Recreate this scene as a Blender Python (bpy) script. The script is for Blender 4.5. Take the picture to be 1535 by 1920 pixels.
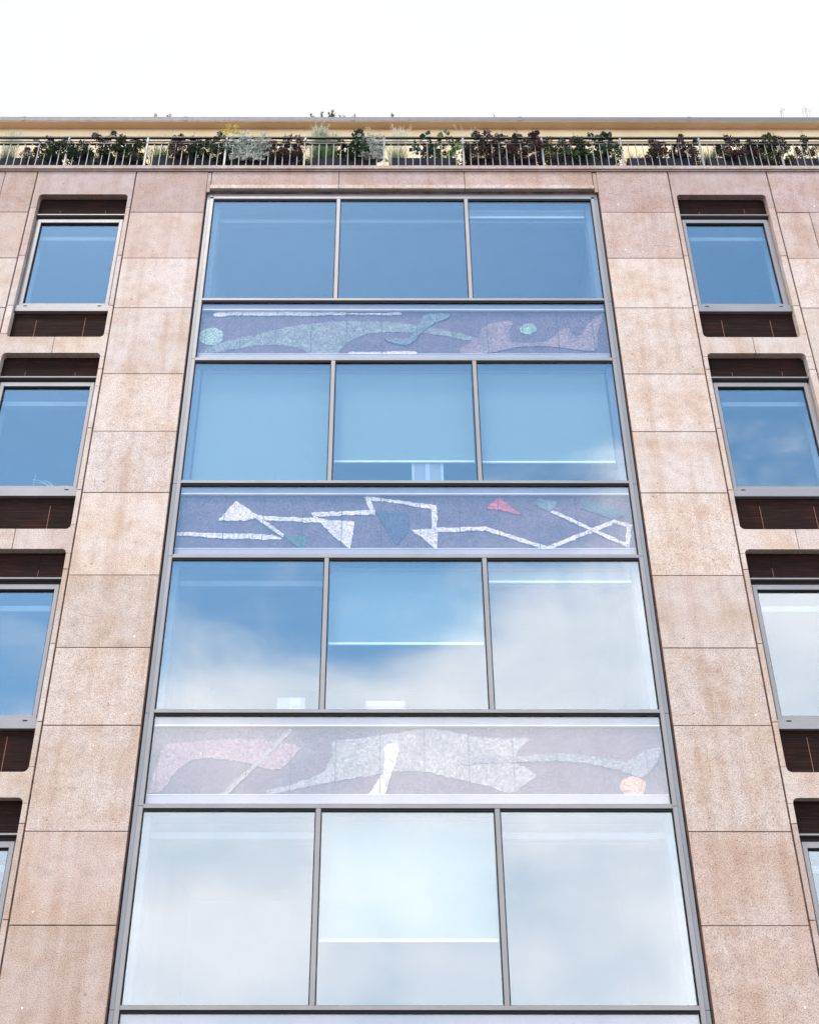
import bpy, bmesh, math, random
from mathutils import Vector, Matrix
R = math.radians
for o in list(bpy.data.objects): bpy.data.objects.remove(o)
scn = bpy.context.scene
col = scn.collection

# ------------------------------------------------------------------ camera
cam_d = bpy.data.cameras.new('camera'); cam = bpy.data.objects.new('camera', cam_d); col.objects.link(cam)
cam_d.sensor_fit = 'VERTICAL'; cam_d.sensor_height = 36; cam_d.sensor_width = 36
cam_d.lens = 2228/1920*36; cam_d.shift_x = 41.5/1920
cam_d.clip_end = 3000; cam_d.clip_start = 0.1
cam.rotation_mode = 'QUATERNION'
cam.location = (-.242, -13.5, 1.6)
cam.rotation_quaternion = (Matrix.Rotation(R(90+33.2), 3, 'X') @ Matrix.Rotation(.0006, 3, 'Z')).to_quaternion()
scn.camera = cam

# ------------------------------------------------------------------ sky and sun
SUN_EL, SUN_AZ = R(62), R(205)        # azimuth clockwise from +Y; the sun stands behind the camera, veiled by thin cloud
W = bpy.data.worlds.new('World'); scn.world = W; W.use_nodes = True
nt = W.node_tree; N = nt.nodes; L = nt.links; N.clear()
def nd(tree, t, **kw):
    n = tree.nodes.new(t)
    for k, v in kw.items(): setattr(n, k, v)
    return n
out = nd(nt, 'ShaderNodeOutputWorld'); bg = nd(nt, 'ShaderNodeBackground'); bg.inputs[1].default_value = .12
sky = nd(nt, 'ShaderNodeTexSky', sky_type='NISHITA', sun_disc=False, sun_elevation=SUN_EL, sun_rotation=SUN_AZ)
sky.air_density = 1.0; sky.dust_density = .25; sky.ozone_density = 1.5
tc = nd(nt, 'ShaderNodeTexCoord'); sep = nd(nt, 'ShaderNodeSeparateXYZ'); L.new(tc.outputs['Generated'], sep.inputs[0])
def m(tree, op, a, b=None, c=None, clamp=False):
    n = nd(tree, 'ShaderNodeMath', operation=op, use_clamp=clamp)
    for i, v in enumerate((a, b, c)):
        if v is None: continue
        if isinstance(v, (int, float)): n.inputs[i].default_value = v
        else: tree.links.new(v, n.inputs[i])
    return n.outputs[0]
mp = nd(nt, 'ShaderNodeMapping'); mp.inputs['Location'].default_value = (3.1, 0.4, 1.7); mp.inputs['Scale'].default_value = (1, 1, 1.5)
L.new(tc.outputs['Generated'], mp.inputs[0])
nz = nd(nt, 'ShaderNodeTexNoise'); nz.inputs['Scale'].default_value = 4.6; nz.inputs['Detail'].default_value = 8; nz.inputs['Roughness'].default_value = .56; nz.inputs['Distortion'].default_value = .35
L.new(mp.outputs[0], nz.inputs['Vector'])
# cloud cover: a bank that stands low over the street and climbs to the right, thin haze everywhere beyond the building
t1 = m(nt, 'ADD', m(nt, 'MULTIPLY', sep.outputs['Z'], -12), m(nt, 'MULTIPLY', m(nt, 'MAXIMUM', m(nt, 'SUBTRACT', sep.outputs['X'], .2), 0), -4.5))
t2 = m(nt, 'MULTIPLY', m(nt, 'MAXIMUM', m(nt, 'MINIMUM', sep.outputs['X'], .13), -.2), 4.6)
t3 = m(nt, 'MULTIPLY', m(nt, 'SUBTRACT', nz.outputs['Fac'], .5), 4.2)
t4 = m(nt, 'MULTIPLY', m(nt, 'MAXIMUM', m(nt, 'ADD', sep.outputs['Y'], .35), 0), 7)
cov = m(nt, 'ADD', m(nt, 'ADD', m(nt, 'ADD', t1, t2), m(nt, 'ADD', t3, t4)), 6.42)
cr = nd(nt, 'ShaderNodeMapRange', interpolation_type='SMOOTHSTEP'); cr.inputs['From Min'].default_value = 0; cr.inputs['From Max'].default_value = 1.3
L.new(cov, cr.inputs[0])
nz2 = nd(nt, 'ShaderNodeTexNoise'); nz2.inputs['Scale'].default_value = 6.5; nz2.inputs['Detail'].default_value = 5
L.new(mp.outputs[0], nz2.inputs['Vector'])
cc = nd(nt, 'ShaderNodeValToRGB'); cc.color_ramp.elements[0].position = .36; cc.color_ramp.elements[1].position = .64
cc.color_ramp.elements[0].color = (.68, .79, .90, 1); cc.color_ramp.elements[1].color = (1.02, 1.03, 1.06, 1)
L.new(nz2.outputs['Fac'], cc.inputs[0])
cm = nd(nt, 'ShaderNodeVectorMath', operation='SCALE'); cm.inputs['Scale'].default_value = 23.0; L.new(cc.outputs[0], cm.inputs[0])
# beyond the building the cover is an even, thinner white layer
fy = nd(nt, 'ShaderNodeMapRange', interpolation_type='SMOOTHSTEP'); fy.inputs['From Min'].default_value = -.25; fy.inputs['From Max'].default_value = .35; L.new(sep.outputs['Y'], fy.inputs[0])
veil = ramp_w = nd(nt, 'ShaderNodeValToRGB'); veil.color_ramp.elements[0].color = (5.92, 6.02, 6.10, 1); veil.color_ramp.elements[1].color = (6.25, 6.25, 6.25, 1)
veil.color_ramp.elements[0].position = .3; veil.color_ramp.elements[1].position = .6; L.new(nz.outputs['Fac'], veil.inputs[0])
cm2 = nd(nt, 'ShaderNodeMix', data_type='RGBA'); L.new(fy.outputs[0], cm2.inputs[0]); L.new(cm.outputs[0], cm2.inputs[6]); L.new(veil.outputs[0], cm2.inputs[7])
sb = nd(nt, 'ShaderNodeVectorMath', operation='MULTIPLY'); sb.inputs[1].default_value = (2.3, 3.0, 2.95); L.new(sky.outputs[0], sb.inputs[0])
mx = nd(nt, 'ShaderNodeMix', data_type='RGBA'); L.new(cr.outputs[0], mx.inputs[0]); L.new(sb.outputs[0], mx.inputs[6]); L.new(cm2.outputs[2], mx.inputs[7])
L.new(mx.outputs[2], bg.inputs[0]); L.new(bg.outputs[0], out.inputs[0])
sun_d = bpy.data.lights.new('sun', 'SUN'); sun = bpy.data.objects.new('sun', sun_d); col.objects.link(sun)
sun_d.energy = 3.2; sun_d.angle = R(14); sun_d.color = (1, .89, .74)
sun.rotation_euler = (R(90)-SUN_EL, 0, math.pi-SUN_AZ)
sun.location = (5, -20, 30)
scn.view_settings.view_transform = 'Standard'; scn.view_settings.look = 'None'; scn.view_settings.exposure = .45; scn.view_settings.gamma = 1
scn.cycles.max_bounces = 8; scn.cycles.transparent_max_bounces = 12

# ------------------------------------------------------------------ mesh helpers
class MB:
    def __init__(s): s.bm = bmesh.new(); s.lay = s.bm.loops.layers.float_color.new('tint')
    def _tint(s, faces, c):
        if c is None: c = (1, 1, 1, 1)
        for f in faces:
            for l in f.loops: l[s.lay] = c
    def box(s, x0, x1, y0, y1, z0, z1, bevel=0, tint=None, jit=0):
        vs = [s.bm.verts.new((x, y, z)) for x in (x0, x1) for y in (y0, y1) for z in (z0, z1)]
        idx = [(0,1,3,2), (4,6,7,5), (0,4,5,1), (2,3,7,6), (0,2,6,4), (1,5,7,3)]
        fs = [s.bm.faces.new([vs[i] for i in q]) for q in idx]
        if jit:
            for v in vs: v.co += Vector([random.uniform(-jit, jit) for _ in range(3)])
        s._tint(fs, tint)
        if bevel:
            ed = list({e for f in fs for e in f.edges})
            r = bmesh.ops.bevel(s.bm, geom=ed, offset=bevel, segments=1, affect='EDGES', profile=.5)
            s._tint([f for f in r['faces']], tint)
        return s
    def prism(s, pts, y0, y1, tint=None):      # polygon in XZ extruded along Y
        a = sum(pts[i][0]*pts[(i+1) % len(pts)][1]-pts[(i+1) % len(pts)][0]*pts[i][1] for i in range(len(pts)))
        if a < 0: pts = pts[::-1]
        f = [s.bm.verts.new((x, y0, z)) for x, z in pts]; b = [s.bm.verts.new((x, y1, z)) for x, z in pts]
        fs = [s.bm.faces.new(f), s.bm.faces.new(b[::-1])]
        n = len(pts)
        for i in range(n): j = (i+1) % n; fs.append(s.bm.faces.new((f[j], f[i], b[i], b[j])))
        s._tint(fs, tint); return s
    def frame(s, x0, x1, z0, z1, w, y0, y1, bevel=0, wb=None, wt=None):
        wb = w if wb is None else wb; wt = w if wt is None else wt
        s.box(x0, x0+w, y0, y1, z0, z1, bevel); s.box(x1-w, x1, y0, y1, z0, z1, bevel)
        s.box(x0+w, x1-w, y0, y1, z0, z0+wb, bevel); s.box(x0+w, x1-w, y0, y1, z1-wt, z1, bevel); return s
    def tri(s, a, b, c, tint=None):
        f = s.bm.faces.new([s.bm.verts.new(p) for p in (a, b, c)]); s._tint([f], tint); return s
    def quad(s, a, b, c, d, tint=None):
        f = s.bm.faces.new([s.bm.verts.new(p) for p in (a, b, c, d)]); s._tint([f], tint); return s
    def tube(s, pts, rad, n=5, tint=None):
        rings = []
        for i, p in enumerate(pts):
            p = Vector(p); q = Vector(pts[min(i+1, len(pts)-1)]) - Vector(pts[max(i-1, 0)])
            q.normalize(); u = q.orthogonal().normalized(); w = q.cross(u)
            r = rad[i] if isinstance(rad, (list, tuple)) else rad
            rings.append([s.bm.verts.new(p + (u*math.cos(k*2*math.pi/n)+w*math.sin(k*2*math.pi/n))*r) for k in range(n)])
        for a, b in zip(rings, rings[1:]):
            for k in range(n):
                f = s.bm.faces.new((a[k], a[(k+1) % n], b[(k+1) % n], b[k])); s._tint([f], tint)
        for rr in (rings[0][::-1], rings[-1]): f = s.bm.faces.new(rr); s._tint([f], tint)
        return s
    def build(s, name, mat, parent=None, origin=None):
        bmesh.ops.recalc_face_normals(s.bm, faces=s.bm.faces)
        me = bpy.data.meshes.new(name)
        if origin is not None: bmesh.ops.translate(s.bm, verts=s.bm.verts, vec=-Vector(origin))
        s.bm.to_mesh(me); s.bm.free(); me.materials.append(mat)
        o = bpy.data.objects.new(name, me); col.objects.link(o)
        if origin is not None: o.location = origin
        if parent is not None:
            o.parent = parent
            if parent.location.length > 0: o.location = Vector(o.location) - world_loc(parent)
        return o
def world_loc(o):
    v = Vector(o.location)
    while o.parent: o = o.parent; v += Vector(o.location)
    return v
def tag(o, label=None, cat=None, group=None, kind=None):
    if label: o['label'] = label
    if cat: o['category'] = cat
    if group: o['group'] = group
    if kind: o['kind'] = kind
    return o
def empty(name, loc):
    o = bpy.data.objects.new(name, None); o.location = loc; o.empty_display_size = .2; col.objects.link(o); return o

# ------------------------------------------------------------------ materials
def mat(name, base=(.5, .5, .5), rough=.6, metal=0, spec=.5, tint=False):
    M = bpy.data.materials.new(name); M.use_nodes = True; t = M.node_tree
    b = t.nodes['Principled BSDF']; b.inputs['Roughness'].default_value = rough; b.inputs['Metallic'].default_value = metal
    b.inputs['Base Color'].default_value = (*base, 1); b.inputs['Specular IOR Level'].default_value = spec
    M.diffuse_color = (*base, 1)
    return M, t, b
def noise(t, scale, detail=4, rough=.5, vec=None, mscale=None, loc=None):
    n = nd(t, 'ShaderNodeTexNoise'); n.inputs['Scale'].default_value = scale; n.inputs['Detail'].default_value = detail; n.inputs['Roughness'].default_value = rough
    c = nd(t, 'ShaderNodeTexCoord'); src = vec or c.outputs['Object']
    if mscale or loc:
        p = nd(t, 'ShaderNodeMapping'); p.inputs['Scale'].default_value = mscale or (1, 1, 1); p.inputs['Location'].default_value = loc or (0, 0, 0)
        t.links.new(src, p.inputs[0]); src = p.outputs[0]
    t.links.new(src, n.inputs['Vector']); return n.outputs['Fac']
def ramp(t, fac, stops):
    r = nd(t, 'ShaderNodeValToRGB'); e = r.color_ramp.elements
    while len(e) < len(stops): e.new(.5)
    for i, (p, c) in enumerate(stops): e[i].position = p; e[i].color = (*c, 1) if len(c) == 3 else c
    t.links.new(fac, r.inputs[0]); return r.outputs[0]
def mixc(t, mode, fac, a, b):
    n = nd(t, 'ShaderNodeMix', data_type='RGBA', blend_type=mode)
    for i, v in ((0, fac), (6, a), (7, b)):
        if isinstance(v, (int, float)): n.inputs[i].default_value = v
        elif isinstance(v, tuple): n.inputs[i].default_value = (*v, 1)
        else: t.links.new(v, n.inputs[i])
    return n.outputs[2]
def attr(t, name='tint'):
    a = nd(t, 'ShaderNodeAttribute', attribute_name=name); return a.outputs['Color']
def bump(t, b, h, strength, dist):
    n = nd(t, 'ShaderNodeBump'); n.inputs['Strength'].default_value = strength; n.inputs['Distance'].default_value = dist
    t.links.new(h, n.inputs['Height']); t.links.new(n.outputs[0], b.inputs['Normal'])

def granite():
    M, t, b = mat('pink_granite', rough=.75, spec=.3)
    c = attr(t)
    grain = ramp(t, noise(t, 80, 2, .8), [(.31, (.32, .26, .23)), (.42, (.80, .76, .74)), (.52, (1.0, 1.0, .995)), (.67, (1.27, 1.27, 1.28))])
    c = mixc(t, 'MULTIPLY', 1, c, grain)
    stain = ramp(t, noise(t, 1.5, 5, .62), [(.44, (1, 1, 1)), (.56, (.93, .86, .78)), (.72, (.80, .66, .52))])
    c = mixc(t, 'MULTIPLY', .8, c, stain)
    mott = ramp(t, noise(t, 6, 4, .6, loc=(7, 3, 1)), [(.3, (.88, .86, .86)), (.5, (1, 1, 1)), (.7, (1.06, 1.06, 1.07))])
    c = mixc(t, 'MULTIPLY', 1, c, mott)
    run = ramp(t, noise(t, 1, 4, .6, mscale=(5, 5, .35), loc=(2, 0, 0)), [(.47, (1, 1, 1)), (.60, (.90, .84, .80)), (.75, (.78, .70, .64))])
    c = mixc(t, 'MULTIPLY', .7, c, run)
    v = nd(t, 'ShaderNodeTexVoronoi'); v.inputs['Scale'].default_value = 2.6
    tcx = nd(t, 'ShaderNodeTexCoord'); t.links.new(tcx.outputs['Object'], v.inputs['Vector'])
    spot = ramp(t, v.outputs['Distance'], [(.035, (.62, .42, .34)), (.06, (1, 1, 1))])
    c = mixc(t, 'MULTIPLY', .6, c, spot)
    t.links.new(c, b.inputs['Base Color']); bump(t, b, noise(t, 80, 2, .8), .3, .004)
    return M
M = {}
M['stone'] = granite()
x, t, b = mat('joint_mortar', (.07, .03, .02), .9); t.links.new(ramp(t, noise(t, 9, 4), [(.35, (.03, .016, .012)), (.65, (.11, .045, .03))]), b.inputs['Base Color']); M['joint'] = x
def metal(name, base, rough=.45, met=.35):
    x, t, b = mat(name, base, rough, met)
    n = noise(t, 1.6, 5, .6, mscale=(1, 1, .5)); lo = tuple(v*.88 for v in base); hi = tuple(min(1, v*1.08) for v in base)
    t.links.new(ramp(t, n, [(.3, lo), (.7, hi)]), b.inputs['Base Color'])
    n2 = noise(t, 14, 3); rr = nd(t, 'ShaderNodeMapRange'); rr.inputs['To Min'].default_value = rough-.08; rr.inputs['To Max'].default_value = rough+.12
    t.links.new(n2, rr.inputs[0]); t.links.new(rr.outputs[0], b.inputs['Roughness']); return x
M['alu'] = metal('champagne_aluminium', (.225, .20, .195))
M['alu_outer'] = metal('grey_aluminium', (.19, .185, .19))
M['pale_metal'] = metal('pale_trim_metal', (.24, .25, .29), .4, .2)
M['sill_metal'] = metal('pale_sill_metal', (.33, .32, .34), .4, .2)
M['bright'] = metal('bright_trim_metal', (.72, .72, .72), .35, .1)
M['rail'] = metal('railing_steel', (.22, .21, .21), .5, .2)
M['dark_rail'] = metal('dark_rail_steel', (.035, .03, .03), .6, .1)
M['coping'] = metal('zinc_coping', (.12, .105, .115), .6, .2)
M['gasket'], _, _ = mat('black_rubber', (.006, .005, .005), .7, spec=.2)
def brown_panel():
    x, t, b = mat('brown_ribbed_panel', rough=.75, spec=.12)
    n = noise(t, 1, 4, .65, mscale=(2.2, 1, 75)); c = ramp(t, n, [(.3, (.007, .0025, .0015)), (.55, (.02, .007, .005)), (.72, (.045, .018, .013))])
    rs = ramp(t, noise(t, 2.2, 4, .6, loc=(4, 0, 2)), [(.52, (1, 1, 1)), (.75, (1.9, 1.25, 1.0))])
    c = mixc(t, 'MULTIPLY', 1, c, rs); t.links.new(c, b.inputs['Base Color']); bump(t, b, n, .5, .006); return x
M['brown'] = brown_panel()
M['brown_joint'], _, _ = mat('panel_joint_filler', (.22, .09, .06), .8)
def glass(name, base=.17, k=1.0, tr=(.74, .84, .86), wave=.0):
    x = bpy.data.materials.new(name); x.use_nodes = True; t = x.node_tree; t.nodes.clear()
    o = nd(t, 'ShaderNodeOutputMaterial'); mxs = nd(t, 'ShaderNodeMixShader'); g = nd(t, 'ShaderNodeBsdfGlossy'); g.inputs['Roughness'].default_value = .004
    g.inputs['Color'].default_value = (.95, .97, 1, 1); tr_ = nd(t, 'ShaderNodeBsdfTransparent'); tr_.inputs[0].default_value = (*tr, 1)
    lw = nd(t, 'ShaderNodeLayerWeight'); lw.inputs['Blend'].default_value = .5      # facing, the same on both faces of a pane
    f = m(t, 'ADD', m(t, 'MULTIPLY', m(t, 'POWER', lw.outputs['Facing'], 4), k), base, clamp=True)
    if wave:
        bn = nd(t, 'ShaderNodeBump'); bn.inputs['Strength'].default_value = wave; bn.inputs['Distance'].default_value = .01
        t.links.new(noise(t, .9, 1), bn.inputs['Height']); t.links.new(bn.outputs[0], g.inputs['Normal'])
    t.links.new(f, mxs.inputs[0]); t.links.new(tr_.outputs[0], mxs.inputs[1]); t.links.new(g.outputs[0], mxs.inputs[2]); t.links.new(mxs.outputs[0], o.inputs[0])
    return x
M['glass'] = glass('coated_window_glass', .13, .9, (.90, .93, .95), wave=.25)
M['cover'] = glass('mosaic_cover_glass', .08, .9, (.97, .95, .955), wave=.25)
def tess(name, base, var=.3, sc=55, rough=.7, chip=.8):
    x, t, b = mat(name, base, rough, spec=.4)
    v = nd(t, 'ShaderNodeTexVoronoi'); v.inputs['Scale'].default_value = sc; cx = nd(t, 'ShaderNodeTexCoord'); t.links.new(cx.outputs['Object'], v.inputs['Vector'])
    c = ramp(t, v.outputs['Color'], [(.1, tuple(q*(1-var) for q in base)), (.55, base), (.9, tuple(min(1, q*(1+var)) for q in base))])
    sp = nd(t, 'ShaderNodeTexVoronoi', feature='DISTANCE_TO_EDGE'); sp.inputs['Scale'].default_value = sc; t.links.new(cx.outputs['Object'], sp.inputs['Vector'])
    c = mixc(t, 'MULTIPLY', .75, c, ramp(t, sp.outputs['Distance'], [(.02, (.2, .2, .25)), (.16, (1.05, 1.05, 1.05))]))
    c = mixc(t, 'MULTIPLY', .8, c, ramp(t, noise(t, 5, 4, .6), [(.35, (.74, .76, .78)), (.6, (1.12, 1.10, 1.08))]))
    c = mixc(t, 'MULTIPLY', chip, c, ramp(t, noise(t, 26, 3, .8), [(.38, (.34, .34, .37)), (.49, (.94, .94, .94)), (.60, (1.18, 1.18, 1.16))]))
    # slab joints of the precast panels, every 53 cm
    sx = nd(t, 'ShaderNodeSeparateXYZ'); t.links.new(cx.outputs['Object'], sx.inputs[0])
    fr = m(t, 'FRACT', m(t, 'MULTIPLY', m(t, 'ADD', sx.outputs['X'], 20.13+0), 1/.535)); j = m(t, 'LESS_THAN', fr, .028)
    c = mixc(t, 'MIX', m(t, 'MULTIPLY', j, .7), c, (.05, .05, .06))
    t.links.new(c, b.inputs['Base Color']); bump(t, b, sp.outputs['Distance'], .4, .004); return x
TC = {'ground': (.15, .115, .165), 'white': (.86, .81, .75), 'green': (.36, .52, .42), 'teal': (.27, .31, .30), 'blue': (.18, .25, .27), 'pink': (.34, .26, .28), 'red': (.68, .15, .18),
      'deepteal': (.07, .14, .17), 'deepgreen': (.08, .19, .17), 'deepblue': (.06, .09, .15), 'mauve': (.38, .26, .31), 'grey': (.36, .36, .36), 'palegrey': (.37, .37, .365), 'bluegrey': (.27, .29, .32), 'peach': (.72, .42, .30)}
for k_, v_ in TC.items(): M['t_'+k_] = tess('mosaic_'+k_, v_, .22 if k_ in ('white', 'ground') else .35, 45, chip=.35 if k_ == 'ground' else .7)
x, t, b = mat('yellow_render', (.80, .58, .27), .9); t.links.new(ramp(t, noise(t, 2, 5), [(.35, (.66, .485, .28)), (.65, (.74, .56, .345))]), b.inputs['Base Color']); M['yellow'] = x
x, t, b = mat('tan_soffit', (.62, .42, .24), .9); t.links.new(ramp(t, noise(t, 2, 5), [(.35, (.56, .37, .225)), (.65, (.63, .43, .275))]), b.inputs['Base Color']); M['soffit'] = x
x, t, b = mat('asphalt', (.05, .05, .052), .9); t.links.new(ramp(t, noise(t, 40, 4), [(.3, (.035, .035, .037)), (.7, (.075, .073, .072))]), b.inputs['Base Color']); M['asphalt'] = x
x, t, b = mat('paving', (.42, .39, .36), .85); t.links.new(ramp(t, noise(t, 4, 5), [(.3, (.15, .14, .13)), (.7, (.21, .195, .18))]), b.inputs['Base Color']); M['paving'] = x
x, t, b = mat('kerb_stone', (.4, .39, .38), .8); t.links.new(ramp(t, noise(t, 20, 4), [(.3, (.33, .32, .31)), (.7, (.46, .45, .44))]), b.inputs['Base Color']); M['kerb'] = x
x, t, b = mat('road_paint', (.75, .75, .72), .7); M['paint'] = x
x, t, b = mat('interior_plaster', (.40, .41, .40), .9); t.links.new(ramp(t, noise(t, 1.5, 3), [(.3, (.25, .26, .26)), (.7, (.31, .32, .31))]), b.inputs['Base Color']); M['room'] = x
x, t, b = mat('window_lining_paint', (.17, .18, .185), .9); M['lining'] = x
x, t, b = mat('blind_fabric', (.42, .45, .42), .9); t.links.new(ramp(t, noise(t, 60, 2, mscale=(1, 1, .2)), [(.3, (.17, .215, .185)), (.7, (.205, .25, .215))]), b.inputs['Base Color']); M['blind'] = x
M['bar'] = metal('white_bar', (.9, .92, .9), .3, 0)
x, t, b = mat('grey_planter', (.06, .055, .065), 1, spec=.05); t.links.new(ramp(t, noise(t, 3, 4), [(.3, (.022, .02, .025)), (.7, (.04, .036, .042))]), b.inputs['Base Color']); M['planter'] = x
x, t, b = mat('potting_soil', (.03, .02, .015), 1); M['soil'] = x
def leafmat(name, rough=.6, trans=.25):
    x, t, b = mat(name, rough=rough, spec=.35); c = attr(t); t.links.new(c, b.inputs['Base Color'])
    tl = nd(t, 'ShaderNodeBsdfTranslucent'); t.links.new(c, tl.inputs[0]); ms = nd(t, 'ShaderNodeMixShader'); ms.inputs[0].default_value = trans
    o = [n for n in t.nodes if n.type == 'OUTPUT_MATERIAL'][0]
    t.links.new(b.outputs[0], ms.inputs[1]); t.links.new(tl.outputs[0], ms.inputs[2]); t.links.new(ms.outputs[0], o.inputs[0]); return x
M['leaf'] = leafmat('plant_leaf'); M['stem'] = leafmat('plant_stem', .8, 0)
x, t, b = mat('card_board', (.26, .26, .27), .85); M['card'] = x
x, t, b = mat('brown_card', (.45, .25, .10), .85); M['browncard'] = x
x, t, b = mat('white_paper', (.42, .46, .46), .8); M['paper'] = x
x, t, b = mat('ink', (.12, .14, .16), .8); M['ink'] = x

# ------------------------------------------------------------------ ground
MB().box(-60, 60, -3.2, 12, -.30, .0, tint=None).build('pavement', M['paving']); tag(bpy.data.objects['pavement'], kind='structure')
tag(MB().box(-60, 60, -3.35, -3.204, -.30, .006, .01).build('kerb', M['kerb']), kind='structure')
tag(MB().box(-60, 60, -11.2, -3.354, -.5, -.14).build('road', M['asphalt']), kind='structure')
tag(MB().box(-60, 60, -11.35, -11.204, -.30, .006, .01).build('kerb', M['kerb']), kind='structure')
tag(MB().box(-60, 60, -22, -11.354, -.30, .0).build('pavement', M['paving']), kind='structure')
mk = MB()
for i in range(-14, 15): mk.box(i*4, i*4+2, -7.34, -7.22, -.139, -.134)
tag(mk.build('lane_marking', M['paint']), kind='structure')
g = MB().quad((-1500, -1500, -.55), (1500, -1500, -.55), (1500, 1500, -.55), (-1500, 1500, -.55)).build('ground', M['paving']); tag(g, kind='structure')
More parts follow.
